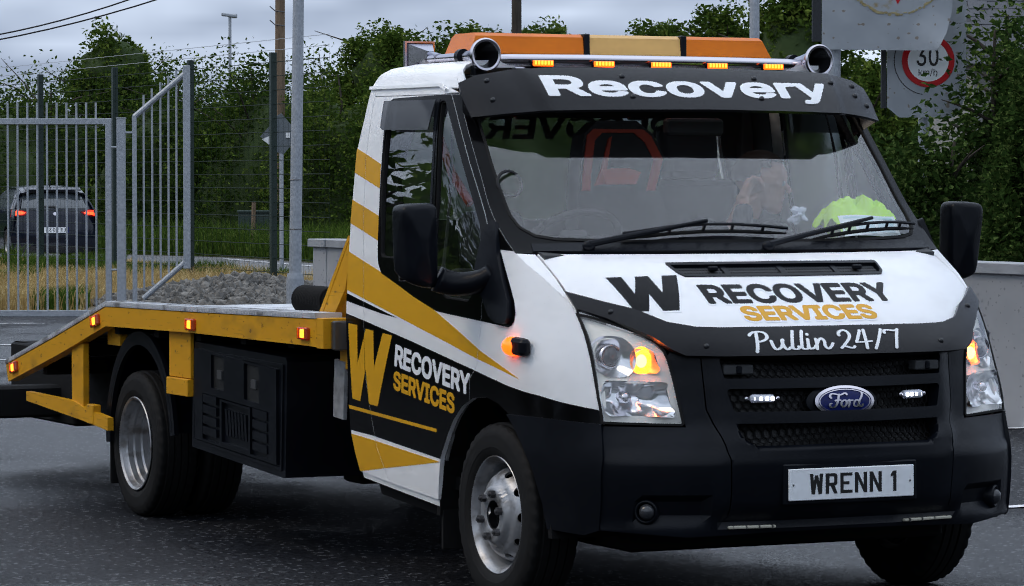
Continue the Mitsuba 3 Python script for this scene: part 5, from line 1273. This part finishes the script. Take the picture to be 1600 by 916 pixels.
# coiled black hose at the headboard
hz = [ ]
for i_ in range(18): hz.append(tube([(-2.36 + i_ * .0175, -.75 + .056 * math.cos(a_), 1.075 + .057 * math.sin(a_)) for a_ in np.linspace(0, 2 * np.pi, 25)[:-1]], .0062, 6, True))
part('hose_coil', hz + [rod((-2.36, -.75, 1.075), (-2.05, -.75, 1.075), .044, 18)], 'rubber', smooth=True)
hk2 = [tube([(-1.50 + i_ * .0165, -.80 + .052 * math.cos(a_), 1.14 + .054 * math.sin(a_)) for a_ in np.linspace(0, 2 * np.pi, 21)[:-1]], .0085, 6, True) for i_ in range(7)]
part('hose_coil', hk2, 'rubber', smooth=True)
# mudguard and its flap
for sg in (-1, 1):
    an = np.linspace(math.radians(-8), math.radians(190), 40)
    def guard(q):
        a, t_ = q[:, 0], q[:, 1]
        lip_ = .012 * np.clip((t_ - .22) / .03, 0, 1)
        return np.stack([-3.835 + (.445 + lip_ * .0) * np.cos(a), sg * (.72 + t_), .36 + (.49) * np.sin(a) + 0 * a], 1)
    gk = part('mudguard', patch(box(math.radians(8), 0, math.radians(183), .265), guard, .09, 0, .012, (0, 0, 1)), 'black_plastic', smooth=60)
    ring = P([(.478 * math.cos(a_), .522 * math.sin(a_)) for a_ in np.linspace(.12, 3.2, 40)] + [(.418 * math.cos(a_), .458 * math.sin(a_)) for a_ in np.linspace(3.2, .12, 40)])
    m = extrude(ring, .022); v = m.vertices; m.vertices = np.stack([v[:, 0] - 3.835, sg * (.962 + v[:, 2]), v[:, 1] + .36], 1)
    if sg < 0: m.invert()
    m.fix_normals()
    part('lip', m, 'black_plastic', gk, smooth=35)
    part('flap', bx(-4.30, -4.285, sg * .97, sg * .72, .13, .37, .004), 'rubber', gk)
# chassis
for sg in (-1, 1): part('chassis_rail', bx(-5.3, -1.0, sg * .40, sg * .47, .50, .70), 'chassis_black', smooth=False)
part('rear_axle', rod((-3.953, -.8, .345), (-3.953, .8, .345), .07, 14), 'chassis_black')
part('front_axle', rod((0, -.8, .33), (0, .8, .33), .05, 12), 'chassis_black')
part('engine_tray', bx(-.55, .55, -.68, .68, .24, .62, .03), 'chassis_black')
part('gearbox', bx(-1.9, -.5, -.22, .22, .30, .60, .05), 'chassis_black')
part('fuel_tank', bx(-3.0, -1.5, .48, .95, .33, .80, .04), 'chassis_black')
part('exhaust', rod((-2.9, -.35, .40), (-1.2, -.35, .42), .055, 12), 'chassis_black')
part('exhaust_bracket', bx(-2.30, -2.10, -.60, -.45, .28, .42, .02), 'chassis_black')
tu = part('underlift', bx(-6.05, -4.55, -.62, .62, .34, .70, .02), 'chassis_black')
part('boom', bx(-7.0, -5.9, -.62, .55, .29, .70, .03), 'chassis_black', tu)
part('crossbar', bx(-6.3, -6.1, -1.0, 1.0, .33, .50, .03), 'chassis_black', tu)
part('underrun_panel', bx(-5.45, -4.35, .90, .94, .36, .80), 'chassis_black')
part('inner_skirt', bx(-3.35, -1.5, -.50, -.47, .40, .90), 'chassis_black')
# white panel end behind the cab
part('chassis_cover', mv(bx(-.055, .055, -.01, .01, -.12, .12, .004), (-1.47, -.955, .735), ry=4), 'arch_grey')

# ---- black toolbox under the bed
TB = P([(-3.075, .392), (-3.052, .868), (-1.945, .845), (-1.93, .825), (-1.952, .337), (-1.97, .333)])
def F_tb(q):
    x, z = q[:, 0], q[:, 1]
    cx_, d = x, 0
    return np.stack([x, -1.005 - .0 * x, z], 1)
tbk = part('toolbox', patch(TB, F_tb, .2, 0, .50, RO), 'black_plastic', smooth=False)
def relief(poly, off, sk, nm, m_='black_plastic'):
    part(nm, patch(poly, F_tb, .2, off, sk, RO), m_, tbk, smooth=False)
def tq(u0, u1, v0, v1):   # box in panel units 0..1
    f = lambda u, v: ((-3.06 + 1.105 * u) , (.39 - .055 * u) + v * (.477 + .0 * u))
    return P([f(u0, v0), f(u1, v0), f(u1, v1), f(u0, v1)])
frame_ = TB.buffer(-.03)
pock = tq(.24, .38, .62, .93).union(tq(.60, .76, .60, .93))
relief(frame_.difference(pock).difference(frame_.buffer(-.012)), .008, .02, 'rim')
relief(tq(.05, .94, .10, .95).difference(pock).difference(tq(.14, .86, .12, .55)), .014, .03, 'lid')
relief(tq(.34, .67, .12, .54).difference(tq(.36, .65, .15, .52)), .016, .02, 'centre_frame')
for u_ in (.155, .70):
    for v_ in (.17, .27, .37, .47): relief(tq(u_, u_ + .15, v_, v_ + .075), .018, .03, 'rib')
for k_ in range(7): relief(affinity.skew(tq(.39 + k_ * .034, .412 + k_ * .034, .22, .46), -8), .010, .02, 'moulded_mark')
for u_ in (.33, .70):
    relief(tq(u_ - .03, u_ + .02, .72, .80), .012, .05, 'latch', 'grey_trim')
    c_ = tq(u_ - .09, u_ + .06, .60, .92)
    part('latch_pocket', patch(c_, F_tb, .2, .002, .01, RO), 'plate_black', tbk, smooth=False)

# ---- inside the cab
def F_dash(q):
    x, y = q[:, 0], q[:, 1]
    return np.stack([x, y, 1.315 - .30 * np.clip(x - .02, 0, 1) * 0 + .035 * np.sin(np.clip((x + .25) / .45, 0, 1) * np.pi) + .03 * np.exp(-((y + .46) / .16) ** 2 - ((x + .22) / .1) ** 2)], 1)
dk_ = part('dashboard', patch(box(-.30, -.845, .20, .845), F_dash, .04, 0, .28, UO), 'grey_trim', smooth=40)
for y_ in (-.18, .18, .42): part('air_vent', patch(affinity.scale(Point(.02, y_).buffer(1, 16), .045, .07), F_dash, .03, .004, .006, UO), 'plate_black', dk_)
sw = part('steering_wheel', mv(mv(tube([(.19 * math.cos(a_), .19 * math.sin(a_), 0) for a_ in np.linspace(0, 2 * np.pi, 40)[:-1]], .015, 8, True), ry=-38), (-.36, -.455, 1.355)), 'dark_interior', smooth=True)
part('spokes', mv(mv(cat_mesh([bx(-.18, .05, -.02, .02, -.012, .012), bx(-.02, .02, -.18, .18, -.012, .012), mv(rbox((.11, .12, .05), .02), (0, 0, 0))]), ry=-38), (-.36, -.455, 1.355)), 'grey_trim', sw)
def seat(x, y, w_, ztop, nm):
    k_ = part(nm, rbox((.5, w_, .16), .05).apply_translation((x + .30, y, .95)), 'dark_interior')
    part('backrest', mv(mv(rbox((.13, w_, ztop - 1.22), .055), ry=-8), (x + .02, y, (ztop - .22 + 1.0) / 2)), 'dark_interior', k_)
    hd = part('headrest', mv(mv(rbox((.11, w_ * .62, .24), .05), ry=-6), (x - .03, y, ztop - .11)), 'dark_interior', k_)
    return k_
seat(-1.0, -.48, .46, 1.46, 'driver_seat')
s2 = part('sport_seat', rbox((.5, .42, .16), .05).apply_translation((-.70, .04, .95)), 'dark_interior')
sb_o = [(.04 - .20, 1.02), (.04 - .215, 1.42), (.04 - .195, 1.62), (.04 - .165, 1.78), (.04 - .10, 1.835), (.04 + .08, 1.835), (.04 + .15, 1.78), (.04 + .20, 1.68), (.04 + .16, 1.55), (.04 + .215, 1.42), (.04 + .20, 1.02)]
def F_seat(q): return np.stack([-.86 - (q[:, 1] - 1.3) * .10 - .35 * (q[:, 0] - .04) ** 2 * -1, q[:, 0], q[:, 1]], 1)
part('backrest', patch(P(sb_o), F_seat, .05, 0, .09, FO), 'dark_interior', s2, smooth=40)
tr_ = P(sb_o).buffer(-.012).difference(P(sb_o).buffer(-.05)).intersection(box(-1, 1.55, 1, 1.80))
part('red_piping', patch(tr_, F_seat, .05, .006, .008, FO), 'red_trim', s2)
part('red_band', patch(P([(-.055, 1.635), (-.04, 1.575), (.10, 1.575), (.125, 1.625), (.07, 1.64), (.0, 1.64)]), F_seat, .05, .012, .012, FO), 'red_band', s2)
part('red_side', patch(P([(-.09, 1.57), (-.055, 1.64), (-.015, 1.76), (.0, 1.77), (-.03, 1.64), (-.05, 1.575)]), F_seat, .05, .010, .010, FO), 'red_trim', s2)
mat('red_band', (.55, .10, .06), .6)
seat(-1.0, .42, .44, 1.82, 'middle_seat')
part('seat_belt', tube([(-1.28, -.60, 1.78), (-1.15, -.60, 1.62), (-1.02, -.58, 1.50)], .02, 6), 'red_trim', smooth=True)
part('rear_view_mirror', mv(rbox((.05, .26, .07), .02), (-.30, .05, 1.80)), 'dark_interior')
part('belt_pillar', bx(-1.30, -1.24, .80, .86, .5, 1.9, .01), 'grey_trim')
part('mirror_bracket', mv(tube([(.05 * math.cos(a_), .05 * math.sin(a_), 0) for a_ in np.linspace(0, 2 * np.pi, 24)[:-1]], .006, 6, True), (-.15, -.82, 1.58), ry=70), 'dark_interior')

# ---------------------------------------------------------------- things lying in the cab
def F_vest(q):
    x, y = q[:, 0], q[:, 1]
    h_ = np.clip(1 - ((y - .67) / .19) ** 2, 0, 1) ** .5 * np.clip(1 - ((x + .10) / .16) ** 2, 0, 1) ** .6
    n = meshkit.fbm(np.stack([x * 9, y * 9 + x * 5, x * 0], 1), 4, seed=5)
    rg = np.abs(n - .5) * 2
    return np.stack([x, y, 1.325 + .15 * h_ * (.45 + 1.0 * (1 - rg) ** 1.5) ], 1)
hv = thing('hi_vis_jacket', 'crumpled fluorescent yellow jacket lying on the dashboard behind the windscreen', 'jacket')
obj('cloth', patch(Polygon([(-.10 + .155 * math.cos(a_) * (.86 + .14 * math.sin(a_ * 5 + 1) * math.cos(a_ * 3)), .67 + .185 * math.sin(a_) * (.86 + .14 * math.sin(a_ * 7) * math.cos(a_ * 2 + 1))) for a_ in np.linspace(0, 2 * np.pi, 90)[:-1]]), F_vest, .012, 0, 0, UO), 'hivis', hv, smooth=True)
pa = thing('papers', 'pale blue and white printed sheet propped on the dashboard in front of the fluorescent jacket', 'paper')
def F_pap(q): return np.stack([.105 - q[:, 1] * .60, .50 + q[:, 0], 1.375 + q[:, 1] * .83 + .004 * np.sin(q[:, 0] * 20)], 1)
obj('sheet', patch(box(0, 0, .255, .095), F_pap, .03, 0, .002, FO), 'paper', pa)
for a_, b_, c_, d_, m_ in ((.01, .02, .06, .05, 'print_green'), (.075, .012, .15, .075, 'print_blue'), (.165, .02, .235, .07, 'print_blue'), (.02, .08, .24, .088, 'print_blue'), (.185, .035, .22, .06, 'print_green')):
    obj('print', patch(box(a_, b_, c_, d_), F_pap, .03, .0015, .001, FO), m_, pa)
mat('print_green', (.35, .55, .25), .7); mat('print_blue', (.45, .62, .66), .7)
cl = thing('pale_cloth', 'pale crumpled cloth on the dashboard beside the passenger', 'cloth')
b_ = blob(np.array([-.14, .43, 1.455]), np.array([.06, .07, .065]), np.random.default_rng(4), .6)
obj('folds', b_, 'cloth_pale', cl, smooth=True); mat('cloth_pale', (.50, .55, .62), .8)

# ---------------------------------------------------------------- the passenger
def figure(bones, refine=.02, smooth=8):
    out = manifold3d.Manifold()
    for (a_, ra), (b_, rb) in bones:
        s1 = manifold3d.Manifold.sphere(ra, 20).translate(list(map(float, a_))); s2_ = manifold3d.Manifold.sphere(rb, 20).translate(list(map(float, b_)))
        out = out + manifold3d.Manifold.batch_hull([s1, s2_])
    mm = out.refine_to_length(refine).to_mesh()
    m = trimesh.Trimesh(mm.vert_properties[:, :3], mm.tri_verts)
    trimesh.smoothing.filter_taubin(m, iterations=smooth)
    return m
pe_ = thing('person', 'passenger in dark clothes looking sideways, a hand raised to the ear', 'person')
HC = np.array([-.72, .60, 1.575])
fd = np.array([.55, .83, -.03]); fd /= np.linalg.norm(fd)         # face looks forwards and to the truck's left
sd = np.cross([0, 0, 1], fd); sd /= np.linalg.norm(sd); ud = np.cross(fd, sd)
hp3 = lambda f, s, u: HC + fd * f + sd * s + ud * u
neck = np.array([-.78, .55, 1.44])
skinb = [((hp3(-.025, 0, .035), .090), (hp3(.02, 0, .03), .085)), ((hp3(.02, 0, .03), .080), (hp3(.035, 0, -.05), .058)), ((hp3(.035, 0, -.05), .055), (hp3(.055, 0, -.09), .032)), ((hp3(-.03, 0, -.04), .06), (neck, .058)),
         ((hp3(.088, 0, .012), .010), (hp3(.112, 0, -.022), .012)), ((hp3(.085, .014, -.024), .010), (hp3(.085, -.014, -.024), .010)), ((hp3(.082, .035, .022), .012), (hp3(.082, -.035, .022), .012)), ((hp3(.080, .02, -.052), .010), (hp3(.080, -.02, -.052), .010)),
         ((hp3(-.012, .083, -.005), .014), (hp3(-.012, .085, .025), .016)), ((hp3(-.012, -.083, -.005), .014), (hp3(-.012, -.085, .025), .016)), ((neck, .058), (neck + [-.02, -.02, -.08], .07))]
mat('skin', proc(lambda p, n, uv: mix((.42, .23, .16), (.48, .27, .19), noise(p.x * 40, p.y * 40, p.z * 40))), .5)
# the raised right hand beside the ear: palm and five fingers; the forearm comes up from the elbow
HA = np.array([-.60, .455, 1.545])
el = np.array([-.50, .37, 1.30]); sh = np.array([-.86, .40, 1.34])
u1_ = np.array([-.25, .55, .80]); u1_ /= np.linalg.norm(u1_)
v1_ = np.cross(u1_, fd); v1_ /= np.linalg.norm(v1_); w1_ = np.cross(u1_, v1_)
hd_ = lambda a_, b_, c_: HA + u1_ * a_ + v1_ * b_ + w1_ * c_
hand = [((HA + (el - HA) * .32, .030), (hd_(-.035, 0, 0), .026)), ((hd_(-.035, .022, 0), .016), (hd_(.035, .030, 0), .014)), ((hd_(-.035, -.022, 0), .016), (hd_(.035, -.030, 0), .013)), ((hd_(-.03, 0, 0), .018), (hd_(.035, 0, 0), .016))]
for b0, L_ in ((.030, .036), (.010, .041), (-.010, .038), (-.030, .029)):
    hand += [((hd_(.033, b0, 0), .0105), (hd_(.033 + L_ * .8, b0, -.012), .0095)), ((hd_(.033 + L_ * .8, b0, -.012), .0095), (hd_(.033 + L_ * .95, b0 * .9, -.038), .0085)), ((hd_(.033 + L_ * .95, b0 * .9, -.038), .0085), (hd_(.033 + L_ * .5, b0 * .9, -.056), .008))]
hand += [((hd_(-.02, .030, 0), .014), (hd_(.005, .058, -.016), .0115)), ((hd_(.005, .058, -.016), .0115), (hd_(.032, .062, -.032), .0095))]
bodyb = skinb + hand
obj('body', figure(bodyb, .007, 4), 'skin', pe_, smooth=True)
eyes = []
for s_ in (.034, -.034): eyes.append(trimesh.creation.icosphere(subdivisions=2, radius=.012).apply_translation(hp3(.086, s_, .008)))
obj('eye', eyes[0], 'eye_white', pe_, smooth=True); obj('eye', eyes[1], 'eye_white', pe_, smooth=True)
mat('eye_white', (.35, .33, .30), .3)
obj('mouth', tube([hp3(.091, s_, -.053 - abs(s_) * .1) for s_ in np.linspace(-.024, .024, 7)], .004, 6), 'lips', pe_, smooth=True); mat('lips', (.30, .12, .10), .5)
hair = trimesh.creation.icosphere(subdivisions=4)
hv_ = hair.vertices.copy()
keep = (hv_[:, 2] > -.25 - .0 * hv_[:, 0]) & ~((hv_[:, 0] > .45) & (hv_[:, 2] < .52)) & ~((np.abs(hv_[:, 1]) > .6) & (hv_[:, 0] > .12) & (hv_[:, 2] < .3))
hair.update_faces(keep[hair.faces].all(1)); hair.remove_unreferenced_vertices()
nn = meshkit.fbm(hair.vertices * 9, 3)
q_ = hair.vertices * (1 + .05 * (nn - .5))[:, None] * [.118, .099, .108]
hair.vertices = HC + np.outer(q_[:, 0] - .010, fd) + np.outer(q_[:, 1], sd) + np.outer(q_[:, 2] + .034, ud)
obj('hair', hair, 'hair_brown', pe_, smooth=True); mat('hair_brown', (.035, .022, .014), .6)
sh2 = np.array([-.84, .72, 1.33])
coat = figure([((neck + [-.03, -.0, -.10], .085), (sh, .075)), ((neck + [-.03, 0, -.10], .085), (sh2, .075)), ((sh, .10), (np.array([-.86, .46, .98]), .13)), ((sh2, .10), (np.array([-.86, .66, .98]), .13)), ((np.array([-.86, .46, .98]), .13), (np.array([-.86, .66, .98]), .13)),
    ((sh, .07), (el, .052)), ((el, .052), (el + (HA - el) * .66, .040)), ((sh2, .07), (np.array([-.66, .78, 1.08]), .055)), ((np.array([-.66, .78, 1.08]), .055), (np.array([-.42, .66, 1.05]), .045)), ((neck + [0, 0, -.03], .066), (neck + [-.02, 0, -.10], .08)),
    ((np.array([-.84, .48, .97]), .11), (np.array([-.46, .46, 1.02]), .085)), ((np.array([-.84, .66, .97]), .11), (np.array([-.46, .68, 1.02]), .085)), ((np.array([-.46, .46, 1.02]), .075), (np.array([-.40, .46, .56]), .055)), ((np.array([-.46, .68, 1.02]), .075), (np.array([-.40, .68, .56]), .055))], .03, 8)
obj('clothes', coat, 'cloth_dark', pe_, smooth=True); mat('cloth_dark', (.02, .022, .028), .8)
